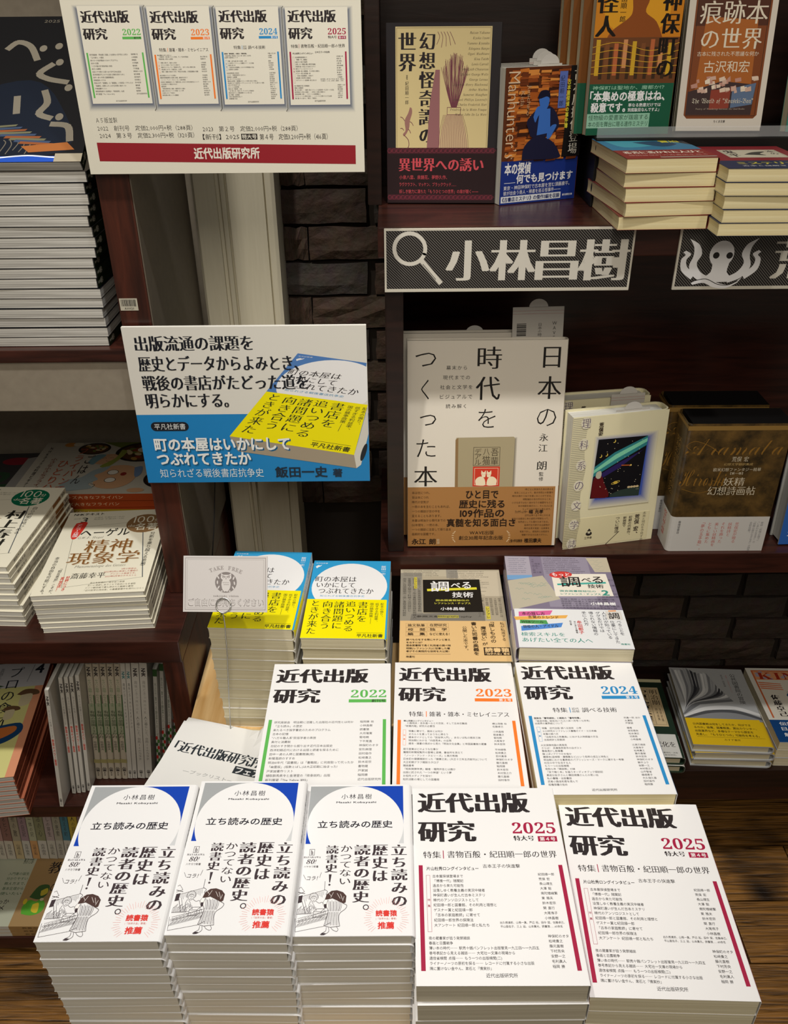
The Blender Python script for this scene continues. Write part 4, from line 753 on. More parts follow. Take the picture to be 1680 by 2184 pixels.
def meiji_band(P):
    P.box(88, 153, 121, 165, '代化を', K0, 'm'); P.box(86, 176, 121, 179, 'との図書傾向・共有', K0, 's'); P.box(86, 181, 118, 184, 'による総合研究。', K0, 's')
def king(P):
    P.rect(0, 0, 130, 188, '#d8d6cc'); P.rect(8, 6, 124, 130, '#c5673c'); P.rect(11, 9, 121, 130, '#d9d4c6'); P.rect(11, 9, 121, 32, '#dd9a6c')
    rnd = random.Random(1)
    for i in range(14): P.ell(rnd.uniform(14, 118), rnd.uniform(11, 30), 4, 3, '#a8a3b5', n=10)
    P.box(16, 12, 112, 31, '𝐊𝐈𝐍𝐆', '#a5331f', 'r')
    for i in range(4): P.poly([(12, 38 + i * 5), (50, 42 + i * 5), (50, 44 + i * 5), (12, 41 + i * 5)], '#d2714a')
    P.vbox(22, 72, 36, 126, '佐藤卓己', K0, 'M'); P.ell(92, 56, 18, 14, '#dd8a52'); P.vbox(76, 54, 84, 104, '国民大衆雑誌', K0, 's')
    for x, y in ((58, 72), (58, 92), (66, 104), (72, 118)): P.blob([(x - 7, y), (x - 2, y - 5), (x + 7, y - 2), (x + 5, y + 5), (x - 5, y + 5)], '#24507c'); P.arc(x, y - 6, 4, 4, 0, 360, .4, K0)
def king_band(P):
    for t_, y, x1 in (('伝説的雑誌をめぐる', 140, 126), ('日本の大衆読書革命', 152, 128), ('解題：與那覇潤', 166, 100)): P.box(14, y, x1, y + 8.5, t_, WHITE, 'b')

def nhk(P, who='hegel'):
    C_ = '#e9e4cf'; P.rect(0, 0, 148, 210, C_); k = '#2b2a24'
    lc = '#8c8a7c'; P.box(8, 4, 52, 10, 'NHKテキスト', k, 'x') if who == 'hegel' else P.box(8, 5, 52, 11, 'NHKテキスト', k, 'x')
    P.box(22, 16.5, 31.5, 30, '3' if who == 'hegel' else '4', k, 'r'); P.box(10, 17, 20, 21, '2025年', lc, 'r'); P.box(40, 15.5, 84, 19, '水曜日 午後10:25〜10:50', lc, 'r'); P.box(40, 20.5, 84, 24, '再放送 午後1:05〜1:30', lc, 'r')
    g = '#0c6f4e' if who == 'mura' else '#8c6b46'; ex = (107, 31, 27.5, 24.5) if who == 'mura' else (118, 39, 26.5, 25.5)
    P.line([(18, 44), (120, 32)], .5, lc); P.line([(18, 44), (36.5, 194), (139.4, 177)], .6, lc); P.line([(118.5 if who != 'mura' else 115, 56), (139.4 if who != 'mura' else 136, 177)], 1.3, '#5a5f63')
    P.ell(*ex, g); a, b = ex[0] - 118, ex[1] - 39
    P.box(101 + a, 19 + b, 130 + a, 37 + b, '100', C_, 'l'); P.box(131 + a, 27 + b, 138.5 + a, 36 + b, '分', C_, 'r'); P.box(95 + a, 41 + b, 105.5 + a, 48 + b, 'de', C_, 'l'); P.box(106 + a, 39 + b, 138 + a, 57 + b, '名著', C_, 'b')
    if who == 'hegel':
        P.blob([(17, 32), (31, 29), (33, 40), (27, 72), (19, 73), (15, 50)], '#d63a2e'); P.vbox(19, 36, 27, 70, 'アンコール放送', WHITE, 'b')
        P.box(30, 50, 100, 70, 'ヘーゲル', k, 'b'); P.box(29, 70, 65, 77, '𝐺.𝑊.𝐹. 𝐻𝑒𝑔𝑒𝑙', '#6b665a', 'r')
        for d_, c_ in ((1.2, '#c3b79c'), (0, '#86592a')): P.box(45 + d_, 79.5 + d_, 109 + d_, 111 + d_, '精神', c_, 'm'); P.box(28 + d_, 111 + d_, 125 + d_, 141 + d_, '現象学', c_, 'm')
        P.box(42, 143, 111, 151, '𝑃𝘩𝑎̈𝑛𝑜𝑚𝑒𝑛𝑜𝑙𝑜𝑔𝑖𝑒 𝑑𝑒𝑠 𝐺𝑒𝑖𝑠𝑡𝑒𝑠'.replace('̈', ''), '#6b665a', 'r'); P.box(43, 162, 88, 175, '斎藤幸平', k, 'm')
        for i, t_ in enumerate(['3月の放送は、', '2023年5月に放送した番組の', 'アンコール放送です。', '2023年5月号のテキストと']): P.txt(0, 154 + i * 5.5, 4, t_, '#c4685c', 'r', .92, right=131)
        for i in range(4): P.txt(72 - i * 2, 184 + i * 5.6, 3.9, ['自分を破壊的に解き放つ思想', '互いに承認しあうことで自由になる道筋', 'ドイツ観念論で最も読まれた難解な書物', '「近代哲学の完成者」の最重要著作を現代にひらく'][i], '#8a8675', 'r', .9)
        P.vbox(22, 150, 27, 206, '「相互承認」こそが、', k, 'r'); P.vbox(10, 120, 16, 206, '本当の自由を可能にする。', k, 'r'); P.vbox(37, 168, 42, 201, '好評につき', '#d0402f', 'b'); P.vbox(30, 170, 35, 201, '再放送！', '#d0402f', 'b'); P.vbox(131, 64, 138, 150, '分断を乗り越える思想', k, 'r')
    else:
        P.vbox(92, 68, 118, 166, '村上春樹', k, 'M'); P.vbox(122, 57, 130, 130, '自らの闇を見つめる', k, 'r'); P.box(40, 80, 88, 150, 'ねじまき鳥', '#8a6422', 'm', vert=True); P.box(78, 168, 122, 180, '沼野充義', k, 'm')
        for i in range(4): P.txt(74, 186 + i * 5, 3.6, '世界を旅する物語の深層へとくだる', '#8a8675', 'r', .9)
def nhk_spine(P, t):
    P.rect(0, 0, t, 210, '#cfc8b4'); P.side(t * .2, 6, t * .8, 18, 'NHK', K0, 'b'); P.rect(t * .15, 22, t * .85, 52, '#86592a'); P.vbox(t * .25, 60, t * .75, 150, '名著現象学斎藤幸平', '#4b463a', 's'); P.vbox(t * .25, 160, t * .75, 190, 'NHK出版', K0, 'b')
def oshogatsu(P):
    P.rect(0, 0, 210, 257, '#0b0c10'); P.blob([(60, 250), (70, 150), (130, 120), (170, 160), (190, 240)], '#0c1626'); P.blob([(0, 250), (4, 160), (26, 140), (60, 180), (90, 250)], '#2c1f1c')
    w_ = '#7d776a'
    for pts in ([(92, 62), (102, 50), (118, 58), (130, 82)], [(150, 92), (138, 108), (150, 118), (172, 124)], [(120, 150), (124, 176)], [(150, 140), (156, 160), (150, 178), (164, 186)], [(168, 196), (186, 200), (192, 222)]): P.line(P.smooth(pts), 8, w_)
    for x, y in ((134, 62), (152, 58), (158, 88), (176, 134), (174, 184)): P.ell(x, y, 4.5, 6, w_)
    P.box(126, 6, 196, 13, '2025 大河ドラマ', '#6d675b', 's'); P.vbox(184, 40, 196, 110, '大河ドラマ', '#5f594d', 's'); [P.curve([(112 + i * 7, 222), (115 + i * 7, 230 - i % 2 * 3), (111 + i * 7, 238 + i % 3 * 3)], 1.1, '#6d675b') for i in range(7)]
    for i in range(9): P.poly([(90 + i * 6, 200 + i * 3), (130 + i * 6, 196 + i * 4), (128 + i * 6, 199 + i * 4), (88 + i * 6, 204 + i * 3)], ['#6b6a52', '#3a4a66', '#8a4f2c'][i % 3])
    P.poly([(140, 232), (190, 226), (200, 238), (150, 242)], '#a0602f'); P.rect(100, 248, 206, 257, '#1f4fb8'); P.line(P.smooth([(120, 250), (150, 247), (180, 250), (200, 248)]), 2, '#dfe6f2'); P.rect(180, 244, 210, 257, '#a59c88')
def frypan(P):
    P.rect(0, 0, 257, 182, '#b9b4a6'); P.poly([(100, 0), (257, 0), (257, 120), (214, 90), (196, 60), (150, 30)], '#6d7a33')
    def bowl(x, y, rx, ry):
        P.ell(x, y, rx, ry, '#1e1512'); P.ell(x, y, rx * .86, ry * .84, '#57391f'); rnd = random.Random(int(x))
        for i in range(26): a, q = rnd.uniform(0, 6.28), rnd.uniform(0, .72); P.ell(x + rx * q * math.cos(a), y + ry * q * math.sin(a), rx * .16, ry * .13, rnd.choice(['#a8803e', '#6b7a33', '#8a3b1e', '#c9b58a', '#3d2413']), n=9, rot=rnd.uniform(0, 90))
    bowl(90, 24, 28, 22); bowl(175, 38, 44, 36); bowl(238, 132, 36, 34); P.ell(180, 30, 13, 10, '#ddd6c0'); P.ell(180, 30, 6, 5, '#d69a3a')
    k = '#2a2622'; s_ = '#c69a74'
    P.blob([(104, 52), (130, 46), (144, 60), (140, 76), (120, 84), (102, 76)], s_); P.blob([(96, 60), (104, 48), (118, 50), (110, 70), (104, 84), (94, 76)], '#6f9199'); P.arc(118, 62, 3, 1.5, 180, 360, .7, k); P.arc(130, 61, 3, 1.5, 180, 360, .7, k); P.arc(128, 70, 5, 3, 20, 160, .8, k)
    P.blob([(140, 30), (150, 36), (146, 60), (132, 92), (118, 90), (136, 62)], '#8b9440')
    P.blob([(118, 120), (134, 92), (166, 88), (186, 106), (184, 146), (160, 166), (128, 158)], s_); P.blob([(70, 176), (74, 140), (98, 128), (112, 104), (136, 90), (130, 110), (118, 122), (128, 136), (116, 150), (126, 164), (96, 172)], '#93a0a2')
    for x, y in ((146, 112), (148, 138)): P.ell(x, y, 9, 8, '#ddd8cc'); P.arc(x, y, 9, 8, 0, 360, 1, k)
    P.ell(165, 118, 5, 6, '#8a2f28'); P.curve([(120, 150), (128, 154), (126, 160)], 1, k); P.blob([(178, 96), (190, 92), (194, 118), (186, 128)], '#6f86a8'); P.ell(198, 172, 14, 7, s_)
    P.ell(44, 10, 10, 8, '#c98a3a'); P.ell(58, 9, 9, 7, '#d6cdb8')
    P.box(66, 26, 82, 178, 'フライパンで', '#b5532e', 's', vert=True); P.box(86, 50, 100, 150, 'ごはん', k, 's', vert=True); P.box(44, 70, 62, 178, 'ひとり分', '#b5532e', 's', vert=True); P.box(28, 60, 38, 178, '小さな小さなフライパン', '#8d4a30', 's', vert=True); P.box(12, 20, 18, 176, 'NHKきょうの料理ビギナーズ', k, 's', vert=True)
def darkmag(P):
    P.rect(0, 0, 257, 182, '#3c3a3c'); P.ell(225, 30, 26, 14, '#8c2030'); P.box(196, 70, 232, 120, '2', '#2d4a34', 'x'); P.poly([(240, 20), (257, 14), (257, 120), (232, 150)], '#9a9894'); P.blob([(150, 160), (200, 130), (257, 140), (257, 182), (150, 182)], '#6b2430')
def shokuzai(P):
    P.rect(0, 0, 210, 257, '#d9d58c'); P.rect(0, 0, 210, 62, '#c8c8cc'); P.rect(197, 62, 210, 257, '#e09a76'); k = '#20242e'
    P.quad([(9, 0), (219, 0), (219, 257), (9, 257)], 210, 257)
    P.box(180, 8, 193, 30, '4', k, 'x'); P.line([(176, 8), (172, 50)], .8, '#6a6a70'); P.vbox(138, 12, 160, 150, 'プロの食材', k, 'm'); P.box(112, 128, 138, 152, '術', k, 'm'); P.vbox(122, 12, 128, 60, '家庭料理がぐっとおいしく', '#4a4a52', 's'); P.vbox(106, 12, 114, 60, '食材選びと下ごしらえ', '#4a4a52', 's'); P.vbox(84, 20, 92, 56, '旬の魚介', '#4a4a52', 's')
    for x, y, s_ in ((178, 84, 1.25), (160, 118, 1)):
        P.blob([(x - 12 * s_, y - 4), (x - 4, y - 12 * s_), (x + 12 * s_, y - 10 * s_), (x + 16 * s_, y - 2), (x, y)], '#6b5038'); P.blob([(x - 6 * s_, y - 2), (x + 8 * s_, y - 3), (x + 7 * s_, y + 16 * s_), (x - 5 * s_, y + 18 * s_)], '#cfc3a0')
    P.ell(104, 178, 60, 42, '#1d4470', rot=-14); P.blob([(150, 150), (184, 146), (190, 166), (170, 186), (148, 188)], '#1d4470'); P.ell(100, 176, 50, 34, '#c98a52', rot=-14)
    rnd = random.Random(9)
    for i in range(26): a, q = rnd.uniform(0, 6.28), rnd.uniform(0, .8); P.ell(100 + 44 * q * math.cos(a), 176 + 28 * q * math.sin(a), 9, 6, rnd.choice(['#c4502a', '#e0b074', '#8a3a1c', '#d9d2b0', '#5a4326']), n=9, rot=rnd.uniform(0, 90))
    P.blob([(140, 158), (176, 152), (180, 164), (160, 178), (140, 176)], '#c8743a'); P.ell(116, 196, 10, 8, '#b83a22'); P.ell(138, 194, 7, 7, '#1f1a18')
    for x, y in ((128, 216), (148, 210), (142, 226), (120, 236)): P.blob([(x, y), (x + 6, y - 6), (x + 16, y - 3), (x + 10, y + 4)], '#5f9a3a'); P.line([(x - 6, y + 8), (x + 6, y)], .8, '#5f9a3a')
    for i in range(9): P.poly([(96 + i * 4, 92 - i * 4), (106 + i * 4, 90 - i * 4), (98 + i * 4, 87 - i * 4)], '#3f5a3a')
    P.rect(128, 240, 164, 250, '#e8c92a'); P.frame(128, 240, 164, 250, .7, k); P.box(132, 242, 150, 248, 'NHK', k, 'x'); P.poly([(154, 245), (157, 242), (160, 245), (157, 248)], '#c9a020'); P.H = None
def shoku_spine(P, t):
    P.rect(0, 0, t, 257, '#8a432c'); P.vbox(t * .25, 120, t * .75, 250, 'プロの食材術きょうの料理', '#1d1a18', 's')
def suken(P):
    P.rect(0, 0, 210, 150, '#a88a5e'); P.poly([(0, 0), (97, 0), (95, 150), (0, 150)], '#b9bda8'); g = '#2f5a3a'
    sh = lambda d: P.quad([(d, 0), (210 + d, 0), (210 + d, 150), (d, 150)], 210, 150); sh(34)
    P.box(92, 22, 118, 46, '教', K0, 'm'); P.box(128, 20, 142, 40, 'ん', K0, 's'); P.box(120, 44, 134, 62, 'な', K0, 's'); P.box(108, 66, 124, 84, 'の', K0, 's')
    sh(22); P.box(52, 10, 70, 26, '累計万部', '#33402e', 's'); sh(36)
    for i, t_ in enumerate(['入門書の誕生', '分かりやすい', '教え方まで、', '基本定理から', '使いたい']): P.box(20, 44 + i * 10, 58, 50 + i * 10, t_, g, 's')
    for i, t_ in enumerate(['くっか', 'イメ', 'がお', '近']): P.box(14 - i, 98 + i * 12, 42 - i * 4, 108 + i * 12, t_, K0, 's')
    P.quad([(34 + 28, 30), (34 + 28 + 147, 30), (34 + 28 + 147, 135), (34 + 28, 135)], 210, 150)
    P.blob([(70, 92), (84, 60), (110, 58), (112, 84), (96, 98)], '#3f5f34'); P.blob([(94, 74), (108, 66), (112, 80), (98, 88)], '#c2b23c'); P.blob([(66, 138), (62, 118), (74, 100), (92, 104), (102, 96), (116, 110), (114, 132), (92, 142)], '#5fae3a'); P.blob([(86, 112), (100, 108), (104, 134), (88, 130)], '#d8c23a'); P.ell(104, 98, 5, 4, '#d9c9a8'); P.ell(64, 104, 5, 8, '#d8c23a'); P.H = None
def suken_spine(P, t):
    P.rect(0, 0, t, 60, '#c9c6b8'); P.rect(0, 60, t, 210, '#9c7b4c'); P.vbox(t * .25, 92, t * .75, 190, '教養みんなの数学', '#5a4628', 'b')
def spine_band(title, pub, bg, band, ink_='#3a3836', bandy=0.66):
    def f(P, t, h=173):
        P.rect(0, 0, t, h, bg); P.rect(0, h * bandy, t, h, band); P.vbox(t * .28, 8, t * .72, h * (bandy - .08), title, ink_, 's'); P.vbox(t * .28, h * (bandy + .06), t * .72, h * .93, pub, ink_, 's')
    return f
def mook_spine(kind):
    def f(P, t):
        h = 240
        if kind == 'red':
            P.rect(0, 0, t, 240, '#c9c6bd')
            P.side(t * .2, 12, t * .8, 30, 'NHK', K0, 'x'); P.vbox(t * .25, 38, t * .75, 92, 'きょうの料理シリーズ', '#6c6a66', 's'); P.vbox(t * .2, 96, t * .8, 150, '野菜のパワー副菜', '#c8473a', 'x'); P.vbox(t * .2, 222, t * .8, 236, '品書22', K0, 'b')
        elif kind == 'green':
            P.rect(0, 78, t, 142, '#a3a78e'); P.rect(t * .84, 60, t, 180, '#4b6a44'); P.rect(0, 196, t, 204, '#a39a68'); P.side(t * .25, 6, t * .75, 24, 'NHK', K0, 'x'); P.vbox(t * .25, 30, t * .75, 84, 'やさいの時間これならできる', '#4f7a4a', 's'); P.vbox(t * .12, 92, t * .88, 150, '有機の菜園12か月', '#2d3b28', 's'); P.vbox(t * .25, 156, t * .75, 176, '佐倉朗夫', '#4a4a44', 's'); P.vbox(t * .2, 214, t * .8, 232, '品書22', K0, 'b')
        elif kind == 'blue':
            P.rect(0, 0, t, 240, '#c9c6bd')
            P.side(t * .2, 16, t * .8, 30, 'NHK', '#3f7a7c', 'x'); P.vbox(t * .25, 38, t * .75, 130, '趣味どきっMOOKオトナの', '#6c6a66', 's'); P.vbox(t * .2, 222, t * .8, 238, '品書22', K0, 'b')
        elif kind == 'plain':
            P.rect(0, 0, t, 240, '#c9c6bd')
            P.side(t * .25, 10, t * .75, 26, 'NHK', K0, 'x'); P.vbox(t * .3, 34, t * .7, 100, '趣味どきっMOOK', '#8d8a84', 's'); P.vbox(t * .28, 106, t * .72, 200, '人と暮らしと、台所16のカタチ', '#6c6a66', 's'); P.vbox(t * .25, 222, t * .75, 236, '品書22', K0, 'b')
        else:
            P.rect(0, 0, t, 14, '#35552f'); P.vbox(t * .25, 26, t * .75, 140, '水辺で育てる野菜とハーブ', '#4a5a44', 's')
            for i in range(9): P.ell(t * (.3 + .4 * (i % 2)), 142 + i * 7, t * .3, 4.5, ['#b8322a', '#4a7a3a', '#35552f'][i % 3], n=8)
    return f
def octo(P):
    c = WHITE
    P.ell(49, 30, 13.5, 14.5, c); P.blob([(40, 36), (58, 36), (58, 50), (66, 60), (30, 60), (40, 50)], c)
    P.ell(43, 31.5, 3.6, 3.6, '#2a2726', n=14); P.ell(57.8, 31.7, 3.6, 3.6, '#2a2726', n=14)
    for s_ in (-1, 1):
        f = lambda q: [(49 + s_ * x, y) for x, y in q]
        P.poly(P.smooth(f([(8, 56), (20, 50), (26, 40), (22, 30), (26, 20), (34, 15)]), 5) + P.smooth(f([(38, 13), (32, 22), (31, 32), (34, 44), (26, 56), (12, 62)]), 5), c)
        P.poly(P.smooth(f([(26, 52), (36, 44), (38, 36), (34, 30), (40, 26)]), 5) + P.smooth(f([(43, 28), (40, 31), (44, 36), (42, 48), (30, 58)]), 5), c)
    P.poly(P.smooth([(20, 62), (34, 56), (50, 62), (64, 64), (76, 56)], 5) + P.smooth([(72, 62), (60, 68), (46, 67), (34, 62), (22, 64)], 5), c)
    P.line(P.smooth([(22, 60), (36, 57.5), (50, 63.5), (62, 64.5), (72, 60)], 5), .8, '#2a2726')
# ---------------------------------------------------------------- the setting
def B(x0, y0, z0, x1, y1, z1): return (x0, y0, z0 + Z0, x1, y1, z1 + Z0)
fl = tag(link('floor', boxmesh('floor', [(-1.6, -1.2, -0.04, 1.6, 1.42, -0.006)], ink('#120c07', .8), 0)), kind='structure')
PL = [boxmesh('plank', [(-L_ / 2, -0.0585, -0.004, L_ / 2, 0.0585, 0.004)], M_FLOOR, 0.0012) for L_ in (0.78, 0.96, 1.1)]
for r_ in range(22):
    y = -1.12 + r_ * 0.12; x = -1.6 + (r_ * 0.37 % 0.5)
    while x < 1.5:
        k = random.randrange(3); L_ = (0.78, 0.96, 1.1)[k]
        if y > 0.2: link('plank', PL[k], fl, (x + L_ / 2, y, -0.003 + random.uniform(-.0008, .0008)))
        x += L_ + 0.003
wb = tag(link('wall_back', boxmesh('wall_back', [B(-0.165, 1.312, -1.455, 1.6, 1.42, 0.9)], M_MORTAR, 0)), kind='structure')
tag(link('wall_left', boxmesh('wall_left', [B(-1.6, 1.405, -1.455, -0.165, 1.42, 0.9)], M_TAUPE, 0)), kind='structure')
def brickmesh(seed, Lb=0.184, Hb=0.047):
    rnd = random.Random(seed); bm = bmesh.new(); nx, nz = 5, 3; g = []
    for j in range(nz + 1):
        row = []
        for i in range(nx + 1):
            e = i in (0, nx) or j in (0, nz)
            row.append(bm.verts.new((-Lb / 2 + Lb * i / nx + rnd.uniform(-.003, .003) * (not e) + rnd.uniform(-.0012, .0012), -0.014 + rnd.uniform(-.0045, .0035) * (not e) + (0.003 if e else 0), -Hb / 2 + Hb * j / nz + rnd.uniform(-.0016, .0016))))
        g.append(row)
    for j in range(nz):
        for i in range(nx): bm.faces.new((g[j][i], g[j][i + 1], g[j + 1][i + 1], g[j + 1][i]))
    rim = [g[0][i] for i in range(nx + 1)] + [g[j][nx] for j in range(1, nz + 1)] + [g[nz][i] for i in range(nx - 1, -1, -1)] + [g[j][0] for j in range(nz - 1, 0, -1)]
    bk = [bm.verts.new((v.co.x, 0.006, v.co.z)) for v in rim]; n = len(rim)
    for i in range(n): bm.faces.new((rim[i], bk[i], bk[(i + 1) % n], rim[(i + 1) % n]))
    bmesh.ops.recalc_face_normals(bm, faces=bm.faces[:]); me = bpy.data.meshes.new('brick'); bm.to_mesh(me); bm.free(); me.materials.append(M_BRICK); return me
BM = [brickmesh(i) for i in range(7)]
for c_ in range(26):
    z = -1.1755 + c_ * 0.0532
    for i in range(-1, 8):
        x = 0.0705 + 0.094 + i * 0.196 - 0.196 + (0.098 if c_ % 2 else 0)
        if z < -0.75 and x < 0.1 or x < -.2: continue
        if (z > -0.66 and x > 0.12): continue              # behind the shelf's own back panel
        link('brick', random.choice(BM), wb, (x, 1.312, Z0 + z))
    if c_ % 2 == 0 and z > -.85: link('brick', BM[c_ % 7], wb, (-.1455, 1.312, Z0 + z)).scale = (.22, 1, 1)
# cream moulded door casing between the two shelf units
pr = [(-0.2755, 1.262), (-0.2755, 1.244), (-0.272, 1.241), (-0.243, 1.241), (-0.2425, 1.246), (-0.2385, 1.247), (-0.2365, 1.243), (-0.2305, 1.243), (-0.2295, 1.247), (-0.2275, 1.2465), (-0.226, 1.240), (-0.176, 1.238), (-0.1752, 1.2425), (-0.1738, 1.2425), (-0.173, 1.236), (-0.165, 1.234), (-0.1605, 1.237), (-0.1605, 1.312), (-0.2755, 1.312)]
bm = bmesh.new(); a = [bm.verts.new((x, y, 0.0)) for x, y in pr]; b = [bm.verts.new((x, y, Z0 + 0.75)) for x, y in pr]
for i in range(len(pr)): bm.faces.new((a[i], a[(i + 1) % len(pr)], b[(i + 1) % len(pr)], b[i]))
bm.faces.new(a); bm.faces.new(b[::-1]); bmesh.ops.recalc_face_normals(bm, faces=bm.faces[:]); me = bpy.data.meshes.new('trim_1'); bm.to_mesh(me); bm.free(); me.materials.append(M_TRIM)
tag(link('trim_1', me), kind='structure')

# ---------------------------------------------------------------- shelving and table
bc = tag(link('bookcase', None, None, (-0.8, 1.1, 0)), 'tall dark mahogany magazine bookcase with taupe back, left of the cream casing', 'bookcase')
block('side_panel', B(-0.3215, 0.986, -0.735, -0.2855, 1.25, 0.75), M_MAHOG, bc)
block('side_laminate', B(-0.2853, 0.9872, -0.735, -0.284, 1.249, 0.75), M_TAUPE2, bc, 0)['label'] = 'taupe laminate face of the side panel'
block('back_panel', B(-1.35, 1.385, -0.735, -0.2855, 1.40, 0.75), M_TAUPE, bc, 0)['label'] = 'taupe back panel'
block('shelf', B(-1.35, 0.988, -0.386, -0.322, 1.384, -0.3705), M_MAHOGX, bc)
block('shelf_fascia', B(-1.35, 0.992, -0.452, -0.322, 1.01, -0.3865), M_TAUPE, bc, 0.0008)['label'] = 'taupe fascia under the shelf'
block('counter', B(-1.35, 0.879, -0.772, -0.287, 1.40, -0.7355), M_MAHOGX, bc)
block('lower_side_panel', B(-0.315, 0.884, -1.453, -0.287, 1.40, -0.7722), M_MAHOG, bc)
block('shelf', B(-1.35, 0.885, -1.088, -0.3152, 1.36, -1.0635), M_MAHOGX, bc)
block('base_board', B(-1.35, 0.885, -1.430, -0.3152, 1.36, -1.4005), M_MAHOGX, bc)
block('riser', B(-1.35, 1.045, -1.4003, -0.3152, 1.36, -1.372), M_DARK, bc)
block('plinth', B(-1.35, 0.93, -1.454, -0.3152, 1.36, -1.4302), M_BLACK, bc)
block('lower_back_panel', B(-1.35, 1.361, -1.454, -0.3152, 1.375, -0.7722), M_DARK, bc, 0)
# barcode sticker on the post
P = Print(1); P.rect(0, 0, 21, 14.5, '#b8b3a2'); rnd = random.Random(4); x = 1.6
while x < 19: w_ = rnd.choice((.35, .6, .9)); P.rect(x, 1.4, x + w_, 9.4, '#2c2a26'); x += w_ + rnd.choice((.3, .5))
P.box(5, 10.6, 16, 13.4, 'A00020', '#2c2a26', 'r'); st = link('asset_sticker', P.mesh('asset_sticker', ((-0.3195, 0.9856, Z0 - 0.3065), (1, 0, 0), (0, 0, -1), (0, -1, 0))), None); st.parent = bc; st.matrix_parent_inverse = Matrix.Translation(-bc.location)
# thin black cable down the laminate
link('cable', tube('cable', [Vector((-0.2836, 1.215, Z0 - 0.62)) - bc.location, Vector((-0.2836, 1.19, Z0 - 0.66)) - bc.location, Vector((-0.2836, 1.14, Z0 - 0.72)) - bc.location, Vector((-0.2836, 1.09, Z0 - 0.765)) - bc.location], 0.0009, M_BLACK, 6), bc)

SY = 1.03
ws = tag(link('wall_shelf', None, None, (0.6, 1.15, Z0 - 0.45)), 'dark brown wall shelving unit standing before the dark bricks', 'shelf')
block('shelf_board', B(-0.0165, SY, -0.2745, 1.45, 1.30, -0.2385), M_MAHOGX, ws)
block('shelf_board', B(-0.0205, SY, -0.7405, 1.45, 1.30, -0.7052), M_MAHOGX, ws)
block('shelf_board', B(0.335, SY, -1.2040, 1.45, 1.30, -1.1610), M_DARK, ws)
block('kick_board', B(0.335, SY + 0.012, -1.2490, 1.45, SY + 0.04, -1.2042), M_MAHOGX, ws)
block('side_panel', B(-0.009, SY + 0.012, -0.7050, 0.014, 1.29, -0.2747), M_DARK, ws)
block('side_panel', B(-0.030, SY + 0.12, -0.2383, -0.012, 1.29, 0.45), M_DARK, ws)
block('back_panel', B(0.0142, 1.275, -0.7050, 1.45, 1.285, -0.2747), M_MAHOGX, ws, 0)
block('back_panel', B(-0.0118, 1.275, -0.2383, 1.45, 1.285, 0.45), M_DARK, ws, 0)
block('riser', B(0.252, 1.13, -0.2383, 0.80, 1.255, -0.158), M_BLACK, ws)
tb = tag(link('display_table', None, None, (0.0, 0.71, 0)), 'low display table with a pale pine top under the piles of books', 'table')
block('table_top', B(-0.283, 0.385, -0.887, 0.288, 1.018, -0.8572), M_PINE, tb, 0.002)['label'] = 'pale pine table top'
for x in (-0.27, 0.235):
    for y in (0.41, 0.965): block('leg', B(x, y, -1.4505, x + 0.04, y + 0.04, -0.8872), M_DARK, tb)
block('apron', B(-0.225, 0.42, -0.95, 0.232, 0.44, -0.8872), M_DARK, tb)

# ---------------------------------------------------------------- front row: three piles of pocket books, two of the 2025 journal
S_TACHI = dict(id='tachi', name='paperback_book', w=.108, d=.1667, t=.0122, cover=hx('#e9eaec'), rough=.28, pages=PG_PALE, ins=.0002, front=tachi, band=(72, '#e8e9eb'), bandp=tachi_band, r=.0045, spine=1,
               spinep=lambda P, t: P.vbox(t * .28, 12, t * .72, 70, '立ち読みの歴史小林昌樹', '#26242e', 's'), curve=.0008)
gT = 'round-arch pocket paperbacks in the three front piles'
pile(S_TACHI, -.2536, .5121, -.8572, 14, -.1, 'white pocket paperback in the leftmost front pile', 'book', gT, 'white arch-cover pocket paperback on top of the leftmost front pile', drift=(.008, 0))
S_TACHI2 = dict(S_TACHI, id='tachi_b', t=.01193); S_TACHI3 = dict(S_TACHI, id='tachi_c', t=.01159)
pile(S_TACHI2, -.1453, .5192, -.8572, 14, -.6, 'white pocket paperback in the second front pile from the left', 'book', gT, 'white arch-cover pocket paperback on top of the second front pile', drift=(.004, -.002))
pile(S_TACHI3, -.0383, .5278, -.8572, 13, -.1, 'white pocket paperback in the third front pile from the left', 'book', gT, 'white arch-cover pocket paperback on top of the third front pile', drift=(0, -.004))
def kspec(y, w, d, t, pg): return dict(id='k%d%g' % (y, w), name='journal', w=w, d=d, t=t, cover=hx('#e9e9ea'), rough=.38, pages=pg, front=lambda P: (P.quad([(0, 0), (w * 1000, 0), (w * 1000, d * 1000), (0, d * 1000)], 148, 210), kindai(P, y)), spinep=kindai_spine(y, d * 1000), r=.0012)
pile(kspec(2025, .1458, .2069, .02443, PG_GREY), .0887, .5060, -.8572, 6, -.4, 'white journal with crimson bars in the left front journal pile', 'journal', '2025 journals in the two front piles', 'white 2025 journal with crimson bars, top of the left front journal pile', drift=(-.003, -.006), jit=.0022)
pile(kspec(2025, .1436, .2037, .02138, PG_CREAM), .2372, .5020, -.8572, 6, -2.0, 'white journal with crimson bars in the rightmost front journal pile', 'journal', '2025 journals in the two front piles', 'white 2025 journal with crimson bars, top of the rightmost front journal pile', jit=.0018)
